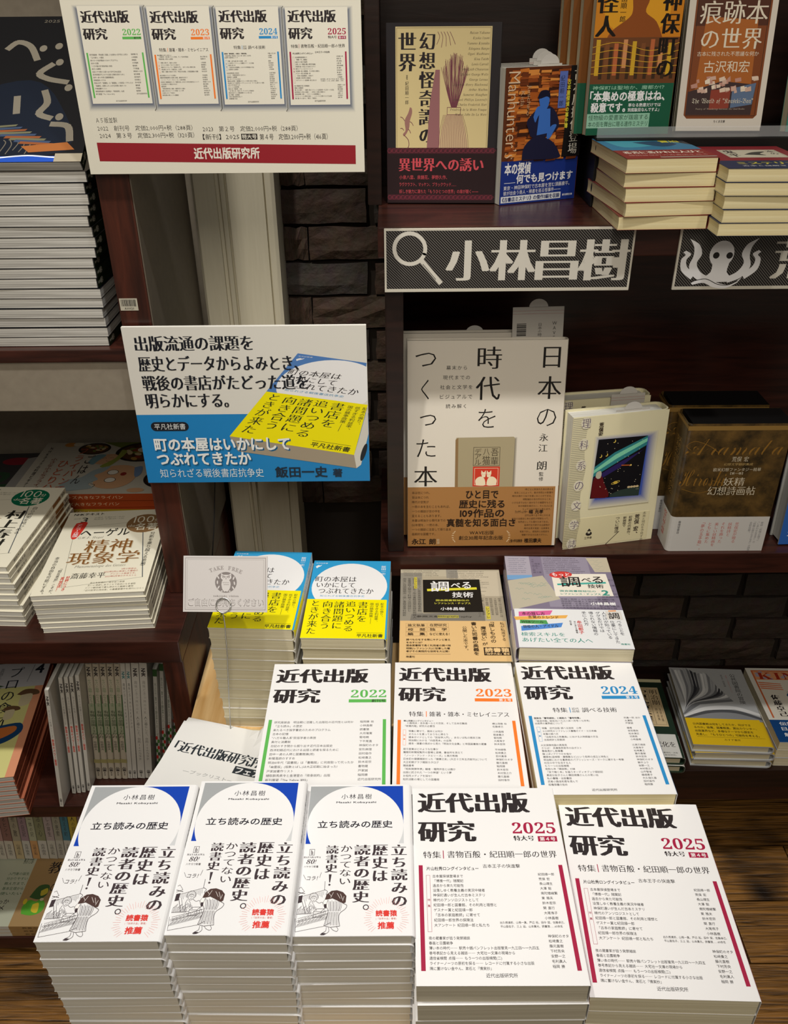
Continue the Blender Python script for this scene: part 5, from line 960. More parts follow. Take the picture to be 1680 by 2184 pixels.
# middle row
pile(kspec(2022, .1458, .2062, .02228, PG_CREAM), -.0789, .7155, -.8572, 6, -.2, 'white journal with green bars in the middle row pile', 'journal', '2022 journals in the middle row', 'white 2022 journal with green bars, top of the middle row left pile')
pile(kspec(2023, .1458, .2062, .02225, PG_CREAM), .0704, .7155, -.8572, 6, -1.3, 'white journal with orange bars in the middle row pile', 'journal', '2023 journals in the middle row', 'white 2023 journal with orange bars, top of the middle row centre pile')
pile(kspec(2024, .1436, .2037, .02411, PG_YEL), .2192, .7035, -.8572, 6, -.3, 'white journal with blue bars in the middle row pile', 'journal', '2024 journals in the middle row', 'white 2024 journal with blue bars, top of the middle row right pile')
# back row
S_MACHI = dict(id='machi', name='paperback_book', w=.110, d=.173, t=.01701, cover=hx('#dcdad4'), rough=.22, pages=PG_CREAM, front=machi, band=(91.5, YEL), bandp=machi_bandp, r=.004,
               spinep=lambda P, t: (P.rect(0, 0, t, 90, '#dfe3e4'), P.vbox(t * .28, 14, t * .72, 84, '町の本屋はいかにして', '#26242e', 's')), curve=.0008)
S_MACHI2 = dict(S_MACHI); S_MACHI2.update(id='machi2', band=None, bandp=None, front=None)
gM = 'blue and yellow pocket paperbacks on the pine table'
pile(S_MACHI, -.1772, .9299, -.8572, 10, -3.1, 'blue paperback in the pile behind the wire card holder', 'book', gM, 'blue and yellow pocket paperback topping the pile behind the free-leaflet card', drift=(.004, 0), under=S_MACHI2)
pile(S_MACHI, -.0631, .9299, -.8572, 9, -1.9, 'blue pocket paperback in the pile left of the newsprint-patterned book', 'book', gM, 'blue and yellow pocket paperback topping the pile nearest the newsprint-patterned book', drift=(.002, 0), under=S_MACHI2)
sc_ = lambda w, d, f: (lambda P: (P.quad([(0, 0), (w * 1000, 0), (w * 1000, d * 1000), (0, d * 1000)], 130, 188), f(P)))
S_SHI = dict(id='shi', name='paperback_book', w=.143, d=.200, t=.01653, cover=hx('#a89c84'), pages=PG_CREAM, front=sc_(.143, .2, shiraberu), band=(119, '#dcb880'), bandp=sc_(.143, .2, shiraberu_band), r=.003)
pile(S_SHI, .0787, .9222, -.8572, 8, -1.1, 'newsprint-patterned paperback with tan band', 'book', 'tan-banded paperbacks behind the 2023 journals', 'newsprint-patterned paperback with a black title box and tan band', drift=(0, .001))
S_MOT = dict(id='mot', name='paperback_book', w=.144, d=.198, t=.02078, cover=hx('#7b7287'), pages=PG_CREAM, front=sc_(.144, .198, motto), band=(121, '#dfe1e3'), bandp=sc_(.144, .198, motto_band), r=.005, spine=-1, rough=.25)
pile(S_MOT, .2245, .9045, -.8572, 8, -2.3, 'purple paperback with white band', 'book', 'white-banded purple paperbacks behind the 2024 journals', 'purple note-collage paperback with white band and coloured strips', drift=(.002, 0))

# ---------------------------------------------------------------- leaflets, card stand
def leaflet_mesh(name, curl=0.0, prt=False):
    w, d = .142, .205; nx, ny = 12, 14; bm = bmesh.new(); g = []
    def h(u, v): return 0.022 * curl * max(0, (u + (1 - v)) - 1.70) ** 1.5 * 9
    for j in range(ny + 1):
        g.append([bm.verts.new((-w / 2 + w * i / nx - h(i / nx, 1 - j / ny) * .8, -d / 2 + d * j / ny, h(i / nx, 1 - j / ny))) for i in range(nx + 1)])
    for j in range(ny):
        for i in range(nx): bm.faces.new((g[j][i], g[j][i + 1], g[j + 1][i + 1], g[j + 1][i]))
    r_ = bmesh.ops.extrude_face_region(bm, geom=bm.faces[:]); bmesh.ops.translate(bm, verts=[v for v in r_['geom'] if isinstance(v, bmesh.types.BMVert)], vec=(0, 0, .0004)); bmesh.ops.recalc_face_normals(bm, faces=bm.faces[:])
    me = bpy.data.meshes.new(name); bm.to_mesh(me); bm.free(); me.materials.append(ink('#e6e6e4', .6, .2)); return me
LM = leaflet_mesh('leaflet'); LC = leaflet_mesh('leaflet', 1.0)
for i in range(7):
    o = link('leaflet', LC if i == 6 else LM, None, (-.2425 + (6 - i) * .0012 - (.003 if i == 4 else 0), .7375 - (6 - i) * .001, Z0 - .8562 + i * .0011), (0, 0, R(-8 - i * 1.25)))
    tag(o, 'topmost white leaflet with bold black heading, left of the green-barred journal' if i == 6 else 'white sheet in the fanned leaflet heap, %s' % ORD[6 - i], 'leaflet', 'leaflets on the pine table')
    if i == 6:
        P = Print(); P.box(7, 42, 132, 60, '「近代出版研究所', '#2c3238', 'M', slant=0.0); P.rect(98, 63, 137, 75, '#2c3238'); P.box(101, 65, 134, 73.5, 'フェア', WHITE, 'x'); P.box(36, 84, 106, 90, '―ブックリスト―', '#9a9c9e', 's')
        link('leaflet_print', P.mesh('leaflet_print', ((-.071, .1025, .0004), (1, 0, 0), (0, -1, 0), (0, 0, 1))), o)
cs = link('card_holder', None, None, (-.2231, .8335, Z0 - .857)); tag(cs, 'thin wire card holder with ring clip standing before the blue pocket books', 'card holder')
link('base', boxmesh('base', [(-.012, -.004, 0, .012, .004, .002)], M_CLEAR, .0005), cs)
link('wire', tube('wire', [(0, 0, .002), (.004, 0, .06), (.0105, -.001, .14), (.0145, -.008, .195), (.0165, -.0195, .222)], .00085, M_WIRE), cs)
cM = Matrix.Translation((-.2027, .8116, Z0 - .6334)) @ Matrix.Rotation(R(-1.5), 4, 'Z') @ Matrix.Rotation(R(90 - 32.7), 4, 'X')
ring = tube('ring_clip', [(.0088 * math.cos(a), .0088 * math.sin(a), 0) for a in [i * math.pi / 12 for i in range(25)]], .0009, M_WIRE)
ro = link('ring_clip', ring, cs); ro.matrix_parent_inverse = Matrix.Translation(-cs.location); ro.matrix_basis = cM @ Matrix.Translation((-.0015, .0075, .0024))
cb = link('sign_card', boxmesh('sign_card', [(-.0505, -.0005, -.0005, .0505, .0665, .0008)], ink('#c9c6c4', .3, .4), .0003)); cb.matrix_world = cM
tag(cb, 'small laminated grey TAKE FREE card with an owl emblem', 'sign')
P = Print(); g = '#9a9492'; P.rect(0, 0, 100, 66, '#c9c5c3'); P.frame(1.6, 1.6, 98.6, 64, .8, g); P.frame(4, 3.8, 96, 61.6, .3, g)
for i, ch in enumerate('TAKE FREE'):
    if ch != ' ':
        a = (i - 4) * 5.2; x = 50.8 + 46 * math.sin(R(a * 1.18)); y = 13.2 + 46 * (1 - math.cos(R(a * 1.18)))
        P.txt(x - 2.2, y - 3, 6.6, chr(0x1D400 + ord(ch) - 65), g, 'b', .88, ang=a * 1.1)
P.ell(50.8, 31, 13, 12.4, '#807977'); P.blob([(45.4, 34), (46.4, 29), (50.8, 27.4), (55.2, 29), (56.4, 34), (54.6, 40), (50.8, 41.6), (47, 40)], '#cfcbc9')
P.poly([(45, 20), (47.6, 22), (54.2, 22), (57, 20), (57.2, 26), (54.5, 28.5), (47.2, 28.5), (44.6, 26)], '#cfcbc9')
for x in (48, 53.8): P.ell(x, 24.6, 1.7, 1.3, '#8c8583', n=10); P.ell(x, 24.8, .7, .6, '#cfcbc9', n=8)
P.line([(45.6, 22.4), (50.8, 24.8), (56.2, 22.4)], .6, '#8c8583'); P.poly([(50.2, 26), (51.6, 26), (50.9, 28)], '#8c8583')
for x, y, r in ((41.5, 25, 60), (40.6, 31, 90), (42, 37, 120), (60, 26, 110), (61, 32, 80), (59.6, 37.6, 60)): P.ell(x, y, 2.3, .85, '#cfcbc9', n=10, rot=r)
for i in range(3): P.line([(47 + i * 2.6, 31), (48 + i * 2.6, 31.6), (49 + i * 2.6, 31)], .35, '#8c8583'); P.line([(48 + i * 2.2, 33.4), (49 + i * 2.2, 34), (50 + i * 2.2, 33.4)], .35, '#8c8583')
for x in (46, 49.2, 52.4, 55.4): P.ell(x, 41.4, 1.2, .8, '#cfcbc9', n=8)
P.box(36, 46.2, 66.3, 48.8, '𝐭𝐨𝐤𝐲𝐨𝐝𝐨 𝐯𝐢𝐬𝐢𝐨𝐧', '#8c8583', 'r')
P.box(6, 50.6, 96, 59.4, 'ご自由にお持ちください', '#857e7c', 'x'); P.box(6.4, 51, 95.6, 59, 'ご自由にお持ちください', '#d8d5d3', 'r')
link('card_print', P.mesh('card_print', ((-.05, .066, .0008), (1, 0, 0), (0, -1, 0), (0, 0, 1))), cb)
tag(link('cream_card', boxmesh('cream_card', [(-.055, -.03, 0, .055, .034, .0012)], ink('#d9cda6', .6, .2), 0), None, (-.182, .803, Z0 - .8570), (0, 0, R(-3))), 'cream card sheet lying behind the leaflet heap', 'card')

# ---------------------------------------------------------------- posters and shelf plaques
def board(name, x0, x1, z0, z1, y, t, edge, P, label, cat, mount=None):
    o = link(name, boxmesh(name, [(0, 0, z0 - z1, x1 - x0, t, 0)], edge, .0004), None, (x0, y, Z0 + z1)); tag(o, label, cat)
    link('poster_print' if cat == 'poster' else 'plaque_print', P.mesh('print', ((0, 0, 0), (1, 0, 0), (0, 0, -1), (0, -1, 0))), o)
    if mount: link('mount', boxmesh('mount', [mount], M_BLACK, 0), o)
    return o
P = Print(1); P.rect(0, 0, 294, 210, '#d8d4c4')
P.box(60, 12, 234, 36, '近代出版研究', K0, 'M')
_b = P.lz
for i, yr in enumerate((2022, 2023, 2024, 2025)):
    P.lz = _b; P.dirty = False
    x0 = 15.5 + i * 67.6 + (0, .4, .6, 1)[i]; y0 = 54.5 + i * .9; w_ = 61.5; h_ = 87
    for k in range(7): c_ = ['#d0ccbe', '#c4c2b8', '#b4b3ac', '#a1a2a0', '#8c8f92', '#777b82', '#64697a'][k]; P.rect(x0 - 5 + k * .75, y0 - 1 + k * .6, x0 + w_ + 5 - k * .75, y0 + h_ + 7 - k * 1.0, c_)
    P.H = None; P.rect(x0, y0, x0 + w_, y0 + h_, '#dedacb'); P.quad([(x0, y0), (x0 + w_, y0), (x0 + w_, y0 + h_), (x0, y0 + h_)], 148, 210); kindai(P, yr); P.H = None
P.lz = _b; k = '#3a3632'
P.box(15.4, 154.5, 37.5, 159.8, 'Ａ５版並製', k, 's')
P.box(15.6, 162.2, 115, 167.6, '2022　創刊号　定価2,000円+税（288頁）', k, 's'); P.box(125.5, 163.6, 225, 169.2, '2023　第２号　定価2,000円+税（288頁）', k, 's')
P.box(16.6, 169.2, 116, 174.8, '2024　第３号　定価2,300円+税（320頁）', k, 's'); P.box(124.6, 171.2, 163, 176.8, '【新刊】2025', k, 's'); P.rect(165, 171.2, 182, 176.9, k); P.box(166, 171.9, 181, 176.3, '特大号', '#dedacb', 'b'); P.box(184.5, 171.4, 256, 177.6, '第４号　定価3,200円+税（416頁）', k, 's')
P.poly([(12.2, 178.6), (284.9, 183.4), (284.7, 202), (12.2, 197)], '#8e2029'); P.box(113.5, 184.6, 182.7, 195.6, '近代出版研究所', '#ded8cc', 'x')
board('poster', -.3222, -.0282, -.1675, .0425, .975, .004, ink('#cfcab8', .6), P, 'white foam-board poster with four journal covers over a dark red bar', 'poster', (.002, .004, -.2, .034, .0108, -.16))
P = Print(); P.rect(0, 0, 289, 210, '#d9d7cf'); P.rect(0, 113, 289, 210, '#1f7fc0')
k = '#1d1f26'
P.box(13.5, 11, 153.3, 30, '出版流通の課題を', k, 'M'); P.H = None
P.rect(0, 0, .1, .1, '#d9d7cf')
P.quad([(206.4, 34), (322, 47), (269.5, 171.8), (113, 143.5)], 110, 173)
class Clip(Print):
    def put(s, xy, tr, col, dz=0.0):
        xy = np.asarray(xy, float)
        if s.H is not None: q = np.c_[xy, np.ones(len(xy))] @ s.H.T; xy = q[:, :2] / q[:, 2:3]
        xy = xy.copy(); xy[:, 0] = np.minimum(xy[:, 0], 288.6); H, s.H = s.H, None; Print.put(s, xy, tr, col, dz); s.H = H
P.__class__ = Clip; machi(P, '#4f7cba'); machi_band(P); P.H = None
P.poly([(113, 143.5), (269.5, 171.8), (272, 191), (122, 165), (117, 157)], '#9d917f'); P.poly([(269.5, 171.8), (276, 150), (288.6, 104), (288.6, 142), (278, 186), (272, 191)], '#cfcdc6'); P.ell(282, 168, 3, 13, '#22252b', rot=17)
P.box(14, 36, 205.9, 55.5, '歴史とデータからよみとき、', k, 'M'); P.box(15, 61, 215.8, 80.5, '戦後の書店がたどった道を', k, 'M'); P.box(15.5, 85, 116.4, 104, '明らかにする。', k, 'M')
P.ell(22, 129.2, 6.2, 6.2, k); P.ell(57, 129.2, 6.2, 6.2, k); P.rect(22, 123, 57, 135.4, k); P.box(20, 125.2, 59, 133.4, '平凡社新書', '#dfe3e4', 's')
for d_, c_ in ((1.6, '#16608f'), (.9, '#124a70'), (0, '#e6e9ea')): P.box(16.5 + d_, 145 + d_, 187.8 + d_, 163.8 + d_, '町の本屋はいかにして', c_, 'x'); P.box(17 + d_, 166.3 + d_, 136.9 + d_, 184 + d_, 'つぶれてきたか', c_, 'x')
P.box(17.5, 189.3, 151.5, 202.6, '知られざる戦後書店抗争史', '#d5e2ea', 'r'); P.box(167, 188, 233.9, 203.4, '飯田一史', '#1b2a3c', 'x'); P.box(241.5, 191.6, 253.2, 203.4, '著', '#1b2a3c', 'x')
board('poster', -.3200, -.0310, -.5478, -.3378, .975, .005, ink('#d9d7cf', .6), P, 'white and blue foam-board poster with a tilted yellow-banded book', 'poster', (.002, .005, -.19, .034, .0108, -.02))
def hatch():
    m, N, L, b = nodes('hatched_black_print')
    tc = N.new('ShaderNodeTexCoord'); w = N.new('ShaderNodeTexWave'); w.wave_type = 'BANDS'; w.bands_direction = 'DIAGONAL'; w.inputs['Scale'].default_value = 190
    mp = N.new('ShaderNodeMapping'); mp.inputs['Scale'].default_value = (1, 0, 1); L.new(tc.outputs['Object'], mp.inputs[0]); L.new(mp.outputs[0], w.inputs['Vector'])
    r = N.new('ShaderNodeValToRGB'); r.color_ramp.elements[0].position = .62; r.color_ramp.elements[1].position = .9; r.color_ramp.elements[0].color = (*hx('#141211'), 1); r.color_ramp.elements[1].color = (*hx('#6f6b66'), 1)
    L.new(w.outputs['Fac'], r.inputs[0]); L.new(r.outputs[0], b.inputs['Base Color']); b.inputs['Roughness'].default_value = .35; return m
M_HATCH = hatch()
def plaque(x0, which):
    P = Print(); s_ = 1.0785; P.quad([(0, 0), (274 * s_, 0), (274 * s_, 68 * s_), (0, 68 * s_)], 274, 68); P.rect(0, 0, 274, 68, '#c9c4b6'); P.rect(2.2, 2.2, 271.8, 65.8, M_HATCH); c = '#cdc9be'
    if which == 0:
        P.up(); P.arc(28, 21.5, 17, 16.5, 0, 360, 4.2, c, 40, rot=20); P.line([(41, 34.5), (62, 59)], 5.2, c); P.line([(42.5, 38.5), (57, 55.5)], .7, '#2a2726')
        for ch, x0_, y0_, x1_, y1_ in (('小', 70, 13, 114, 57), ('林', 119, 13, 165, 57), ('昌', 170, 14, 212, 57), ('樹', 217, 13, 268, 58)): P.box(x0_, y0_, x1_, y1_, ch, c, 'M')
    else:
        octo(P); P.box(109, 13, 152, 58, '荒', c, 'M'); P.box(158, 13, 206, 58, '俣', c, 'M'); P.box(212, 13, 262, 58, '宏', c, 'M')
    return board('shelf_plaque', x0, x0 + .2955, -.3145, -.2395, SY - .0035, .003, ink('#c9c4b6', .5), P, 'black hatched name plaque with a white magnifying glass on the shelf edge' if which == 0 else 'black hatched name plaque with a white octopus on the shelf edge', 'sign')
plaque(-.0088, 0); plaque(.3395, 1)

# ---------------------------------------------------------------- upright books, middle shelf of the right unit
q = 1.0785
S_NI = dict(id='nihon', name='hardcover_book', w=.2157, d=.302, t=.022, hard=True, cover=hx('#dad3c6'), rough=.35, pages=PG_WHITE, front=lambda P: (P.quad([(0, 0), (215.7, 0), (215.7, 302), (0, 302)], 200, 280), nihon(P)), band=(209.5, '#a2733f'), bandp=lambda P: (P.quad([(0, 0), (215.7, 0), (215.7, 302), (0, 302)], 200, 280), nihon_band(P)))
stand(S_NI, .1277, 1.050, -.7048, -.1, 9.5, 'large cream hardcover with a tan band, front copy under the magnifying-glass plaque', 'book', 'large cream hardcovers on the middle shelf')
stand(S_NI, .1215, 1.083, -.7048, .6, 8.5, 'large cream hardcover hidden behind its twin, white slips poking out', 'book', 'large cream hardcovers on the middle shelf', top=False)
def slip(x, y, z, w, h, yaw, lean, txt_, label, tab=0.5, clip=True):
    o = link('order_slip', boxmesh('order_slip', [(-w / 2, 0, 0, w / 2, h, .0005)], ink('#bdb9b2', .6, .2), 0)); o.matrix_world = Matrix.Translation((x, y, Z0 + z)) @ Matrix.Rotation(R(yaw), 4, 'Z') @ Matrix.Rotation(R(90 - lean), 4, 'X')
    bm = bmesh.new(); n = 12; c = [bm.verts.new((w * (tab - .5) + .013 * math.cos(math.pi * i / n), h + .011 * math.sin(math.pi * i / n) - .0005, z_)) for z_ in (0, .0005) for i in range(n + 1)]
    bm.faces.new(c[:n + 1][::-1]); bm.faces.new(c[n + 1:])
    for i in range(n + 1): j = (i + 1) % (n + 1); bm.faces.new((c[i], c[j], c[n + 1 + j], c[n + 1 + i]))
    me = bpy.data.meshes.new('tab'); bm.to_mesh(me); bm.free(); me.materials.append(ink('#c6c3be', .6, .2)); link('tab', me, o)
    P = Print(1); W_ = w * 1000; P.rect(0, 5, W_, 5.4, '#b07a78'); P.rect(0, 9, W_, 9.4, '#b07a78')
    if txt_:
        for i in range(9): P.rect(6, 22 + i * 1.9, 19, 22.9 + i * 1.9 + (i % 3) * .3, '#2c2a28')
        P.box(W_ * .5, 22, W_ * .58, 44, '日本の時代', '#3a3836', 's', vert=True); P.box(W_ * .78, 20, W_ * .87, 44, 'WAVE', '#3a3836', 's', vert=True)
    link('slip_print', P.mesh('slip_print', ((-w / 2, h, .0005), (1, 0, 0), (0, -1, 0), (0, 0, 1))), o); return tag(o, label, 'slip', 'order slips in the big cream hardcovers')
slip(.1985, 1.112, -.466, .070, .10, 3, 10, True, 'white barcoded order slip standing up from the rear cream hardcover')
slip(.1150, 1.139, -.482, .060, .072, 2, 9, False, 'order slip with a round tab behind the rear cream hardcover')
S_RI = dict(id='rika', name='hardcover_book', w=.140, d=.205, t=.032, hard=True, cover=hx('#e3dcb8'), rough=.35, pages=PG_WHITE, front=sc_(.14, .2073, rika), band=(158, '#e0d7ae'), bandp=sc_(.14, .2073, rika_band), spine=1, r=.01)
stand(S_RI, .3157, 1.058, -.7048, 11.2, 3, 'cream hardcover with a night-sky painting, front copy beside the bronze slipcases', 'book', 'cream striped hardcovers on the middle shelf')
stand(S_RI, .3010, 1.110, -.7048, 8, 3, 'striped cream hardcover tucked behind the night-sky painting copy', 'book', 'cream striped hardcovers on the middle shelf')
slip(.334, 1.118, -.5495, .050, .058, 8, 3, False, 'order slip with a round tab in the rear striped hardcover')['group'] = 'order slips in the striped hardcovers'
slip(.3335, 1.083, -.5550, .050, .056, 11, 3, False, 'order slip with a round tab in the front striped hardcover')['group'] = 'order slips in the striped hardcovers'
S_YO = dict(id='yosei', name='slipcased_book', w=.140, d=.205, t=.050, cover=M_BRONZE, rough=.35, pages=M_BLACK, ins=.0, spine=-1, r=.007, front=sc_(.14, .205, yosei), band=(146.5, '#cfcdc9'), bandp=sc_(.14, .205, yosei_band),
            spinep=lambda P, t: (P.rect(0, 3, t, 8, '#8a6b36'), P.vbox(t * .3, 30, t * .7, 120, '妖精幻想詩画帖荒俣宏', '#8a6b36', 's')), bandsp=lambda P, t: P.vbox(t * .35, 150, t * .6, 190, '欧米幻想の精華', '#c2453a', 'r'))
stand(S_YO, .4661, 1.0365, -.7048, -.3, 0, 'bronze slipcased book with pale band and white title, front copy', 'book', 'bronze slipcases on the middle shelf')
stand(S_YO, .4560, 1.0965, -.7048, -.5, 0, 'bronze slipcased book standing behind its identical front copy', 'book', 'bronze slipcases on the middle shelf', top=True)
S_BL = dict(id='bluebook', name='hardcover_book', w=.138, d=.206, t=.03, hard=True, cover=hx('#b5b6b2'), pages=PG_WHITE, band=(112, '#2f63b5'), bandp=lambda P: [P.box(10, 122 + i * 15, 90, 132 + i * 15, t_, WHITE, 'b') for i, t_ in enumerate(('近代日本の', '岸辺の物語', '武蔵野', 'テーマで読む', '大学図書館'))], front=lambda P: P.rect(0, 92, 138, 112, '#8f8a86'), spine=1)
stand(S_BL, .6345, 1.052, -.7048, 2, 3, 'grey hardcover with a bright blue band at the right frame edge', 'book')

# ---------------------------------------------------------------- upper shelf of the right unit
S_GE = dict(id='genso', name='slipcased_book', w=.138, d=.203, t=.034, cover=hx('#1f1b1d'), pages=M_BLACK, ins=0.0, front=sc_(.138, .203, genso), band=(137.5, '#2a1b1e'), bandp=sc_(.138, .2014, genso_band), r=.0015, rough=.4)
stand(S_GE, .0640, 1.1540, -.2383, -3, 2.2, 'black-framed cream book with mauve engravings and red lettering', 'book')
S_FU = dict(id='furu', name='paperback_book', w=.1113, d=.157, t=.017, cover=hx('#3a2a1e'), pages=PG_WHITE, front=lambda P: (P.quad([(0, 0), (111.3, 0), (111.3, 157), (0, 157)], 105, 148), furuhon(P)), band=(104.6, '#1c3280'), bandp=lambda P: (P.quad([(0, 0), (111.3, 0), (111.3, 157), (0, 157)], 105, 148), furuhon_band(P)), r=.0015, rough=.25)
stand(S_FU, .1900, 1.1618, -.2383, 21.6, .4, 'small paperback with a blue man before orange book stacks, front copy', 'book', 'orange-stack paperbacks on the upper shelf')
for i in range(3):
    stand(S_FU, .1900 - .0068 * (i + 1), 1.1618 + .0166 * (i + 1) + .0008 * i, -.2383, 21.6, .4, 'small paperback copy behind the blue-man cover, %s from the front' % ('second', 'third', 'fourth')[i], 'book', 'orange-stack paperbacks on the upper shelf', top=False)
    slip(.1950 - .0068 * i + .004 * i, 1.1745 + .0166 * i, -.150, .034, .071 + .002 * i, 21.6, .4, False, 'round-tabbed order slip in the blue-man paperbacks, %s from the front' % ('nearest', 'second', 'third')[i])['group'] = 'order slips in the orange-stack paperbacks'
def bk105(id_, f, cov, band=None, bandp=None, nm='paperback_book', t=.014): return dict(id=id_, name=nm, w=.105, d=.152, t=t, cover=cov, pages=PG_CREAM, front=f, band=band, bandp=bandp, r=.001, rough=.25)
S_KA = bk105('kaijin', kaijin, hx('#7a4a20'), (99, '#17583f'), kaijin_band)
S_KA['d'] = .156
stand(S_KA, .2933, 1.1526, -.1578, 5.2, 2.7, 'orange paperback with dark silhouette and green band, front copy', 'book', 'orange silhouette paperbacks on the riser')
for i in range(3): stand(S_KA, .2905 - .009 * (i + 1), 1.1526 + .0158 * (i + 1), -.1578, 5.2, 2.7, 'orange paperback behind the silhouette cover, %s from the front' % ('second', 'third', 'fourth')[i], 'book', 'orange silhouette paperbacks on the riser', top=False)
S_KO = bk105('konseki', konseki, hx('#c9c2b4')); stand(S_KO, .4112, 1.1680, -.1578, -2.7, 9, 'brown-panelled paperback with a wide pale border and torn paper picture', 'book', 'brown-panelled paperbacks on the riser')
stand(S_KO, .4180, 1.1980, -.1578, -2.7, 9, 'paperback mostly hidden behind the brown-panelled one', 'book', 'brown-panelled paperbacks on the riser', top=False)
S_HO = bk105('honyomu', honyomu, hx('#3f7f72')); stand(S_HO, .5450, 1.1640, -.1578, 6, 7, 'teal paperback with speech balloons and book spines at the right edge', 'book')
tag(link('clear_guard', boxmesh('clear_guard', [B(.252, 1.1315, -.1576, .80, 1.1335, -.1456)], M_CLEAR, 0)), 'clear plastic guard strip along the front of the black riser', 'guard')
def bluemar(P):
    P.rect(0, 0, 105, 92, '#2f6f92'); P.blob([(10, 20), (40, 10), (80, 30), (60, 60), (20, 70)], '#3f93a6'); P.blob([(40, 36), (70, 28), (90, 50), (66, 70)], '#1c3f5e'); P.poly([(70, 0), (105, 0), (105, 60)], '#2a2e33'); P.box(74, 14, 98, 40, '書店', '#c9c23a', 'x'); P.rect(60, 6, 72, 24, '#b5502f')
    P.rect(0, 92, 105, 148, '#7c2420'); P.box(8, 100, 98, 116, '希書に憑かれた人びと', '#d9cdbd', 'M'); P.box(8, 124, 98, 131, '神田神保町の古書店を巡る', '#b58a80', 's'); P.rect(40, 138, 104, 143, '#8f8a80')
def redlabel(P):
    P.rect(0, 0, 105, 100, '#7a1c24'); P.rect(24, 26, 92, 80, '#b9b4a0'); P.frame(25.5, 27.5, 90.5, 78.5, .5, '#3d5a3c'); P.box(28, 30, 40, 74, '鬼平', K0, 'M', vert=True); P.box(78, 32, 88, 60, '本の', K0, 's', vert=True); P.blob([(46, 60), (60, 44), (76, 40), (66, 54), (70, 64), (56, 62)], '#3a3a34')
    P.rect(0, 100, 105, 148, '#1c2744'); P.box(20, 108, 100, 124, 'ミステリ大全', '#b5ab3a', 'M'); P.box(20, 130, 100, 136, '古本と謎解きの事件簿', '#c9c4b8', 's')
def thin(id_, f, t): return dict(id=id_, name='paperback_book', w=.105, d=.148, t=t, cover=hx('#77302a') if id_ == 'p1' else hx('#1c2744'), pages=PG_YEL, front=f, r=.003, curve=.0006)
pile(thin('p1', bluemar, .01532), .3070, 1.080, -.2383, 5, 3.6, 'small paperback in the left upper-shelf pile', 'book', 'upper shelf left pile of paperbacks', 'small paperback with blue picture and maroon lower cover topping the left upper pile', drift=(0, .001), jit=.0035, jy=3)
pile(thin('p2', redlabel, .01408), .4165, 1.049, -.2383, 5, -1, 'small paperback in the right upper-shelf pile', 'book', 'upper shelf right pile of paperbacks', 'small maroon paperback with a cream label and navy lower cover', jit=.002, jy=1)
S_ED = dict(id='edge', name='paperback_book', w=.105, d=.148, t=.05, cover=hx('#c9b98a'), pages=PG_YEL, r=.003)
o = book(S_ED, False); o.location = (.5450, 1.092, Z0 - .2383); o.rotation_euler = (0, 0, R(3)); tag(o, 'thick cream paperback lying at the right frame edge of the upper shelf', 'book')

# ---------------------------------------------------------------- lower shelf of the right unit
S_PU = dict(id='tosho', name='hardcover_book', w=.135, d=.195, t=.01758, hard=True, cover=hx('#a9abac'), rough=.3, pages=PG_CREAM, front=sc_(.135, .195, toshokan), band=(132, '#d8b41e'), bandp=sc_(.135, .195, toshokan_band), spine=1, r=.006)
pile(S_PU, .5822, 1.1344, -1.1608, 3, -3.6, 'grey hardcover with yellow band in the lower-shelf pile', 'book', 'yellow-banded hardcovers on the low shelf', 'grey hardcover with curling pages photo and bright yellow band', jit=.004, jy=2)
S_ME = dict(id='meiji', name='hardcover_book', w=.135, d=.195, t=.0175, hard=True, cover=hx('#1f3024'), pages=PG_CREAM, front=sc_(.135, .195, meiji), band=(141, '#cfcfca'), bandp=sc_(.135, .195, meiji_band), spine=1, r=.006)
pile(S_ME, .4310, 1.128, -1.1608, 2, -3, 'dark green and tan hardcover in the low-shelf pile', 'book', 'green and tan hardcovers on the low shelf', 'dark green and tan hardcover with white band behind the blue-barred journal', jit=.003)
S_KI = dict(id='king', name='paperback_book', w=.135, d=.188, t=.0185, cover=hx('#d8d6cc'), pages=PG_CREAM, front=sc_(.135, .188, king), band=(135, '#16437c'), bandp=sc_(.135, .188, king_band), r=.002)
pile(S_KI, .7270, 1.1330, -1.1608, 3, -2, 'white and blue paperback in the rightmost low-shelf pile', 'book', 'blue-banded paperbacks on the low shelf', 'white paperback headed KING in red with a deep blue band', jit=.001)

# ---------------------------------------------------------------- left unit: magazines and books
S_OS = dict(id='oshi', name='magazine', w=.210, d=.257, t=.0117, cover=hx('#10131a'), rough=.12, pages=PG_MAG, front=oshogatsu, spine=1, r=.0008, spinep=lambda P, t: (P.rect(0, 0, t, 257, '#16240f'), P.box(t * .2, 236, t * .8, 254, '品書22', '#c9c6b4', 'b', vert=True)))
S_OR = dict(S_OS); S_OR.update(id='oshr', spine=-1, front=None)
for i in range(17):
    rev = 1 <= i <= 5; o = book(S_OR if rev else S_OS, False)
    f = (16 - i) / 16; o.location = (-.4430 - f * .0085 - (.006 if 9 > i > 5 else 0) * .6 + random.uniform(-.0012, .0012), 1.1305 + random.uniform(-.001, .001), Z0 - .3702 + i * .01185)
    o.rotation_euler = (R(random.uniform(-.15, .15)), 0, R(random.uniform(-.5, .5)))
    tag(o, 'glossy magazine in the tall upper-left stack, %s' % ('lowest' if i == 0 else 'level %s from the bottom' % ('', 'second', 'third', 'fourth', 'fifth', 'sixth', 'seventh', 'eighth', 'ninth', 'tenth', 'eleventh', 'twelfth', 'thirteenth', 'fourteenth', 'fifteenth', 'sixteenth', 'seventeenth')[i]), 'magazine', 'glossy magazines in the tall stack')
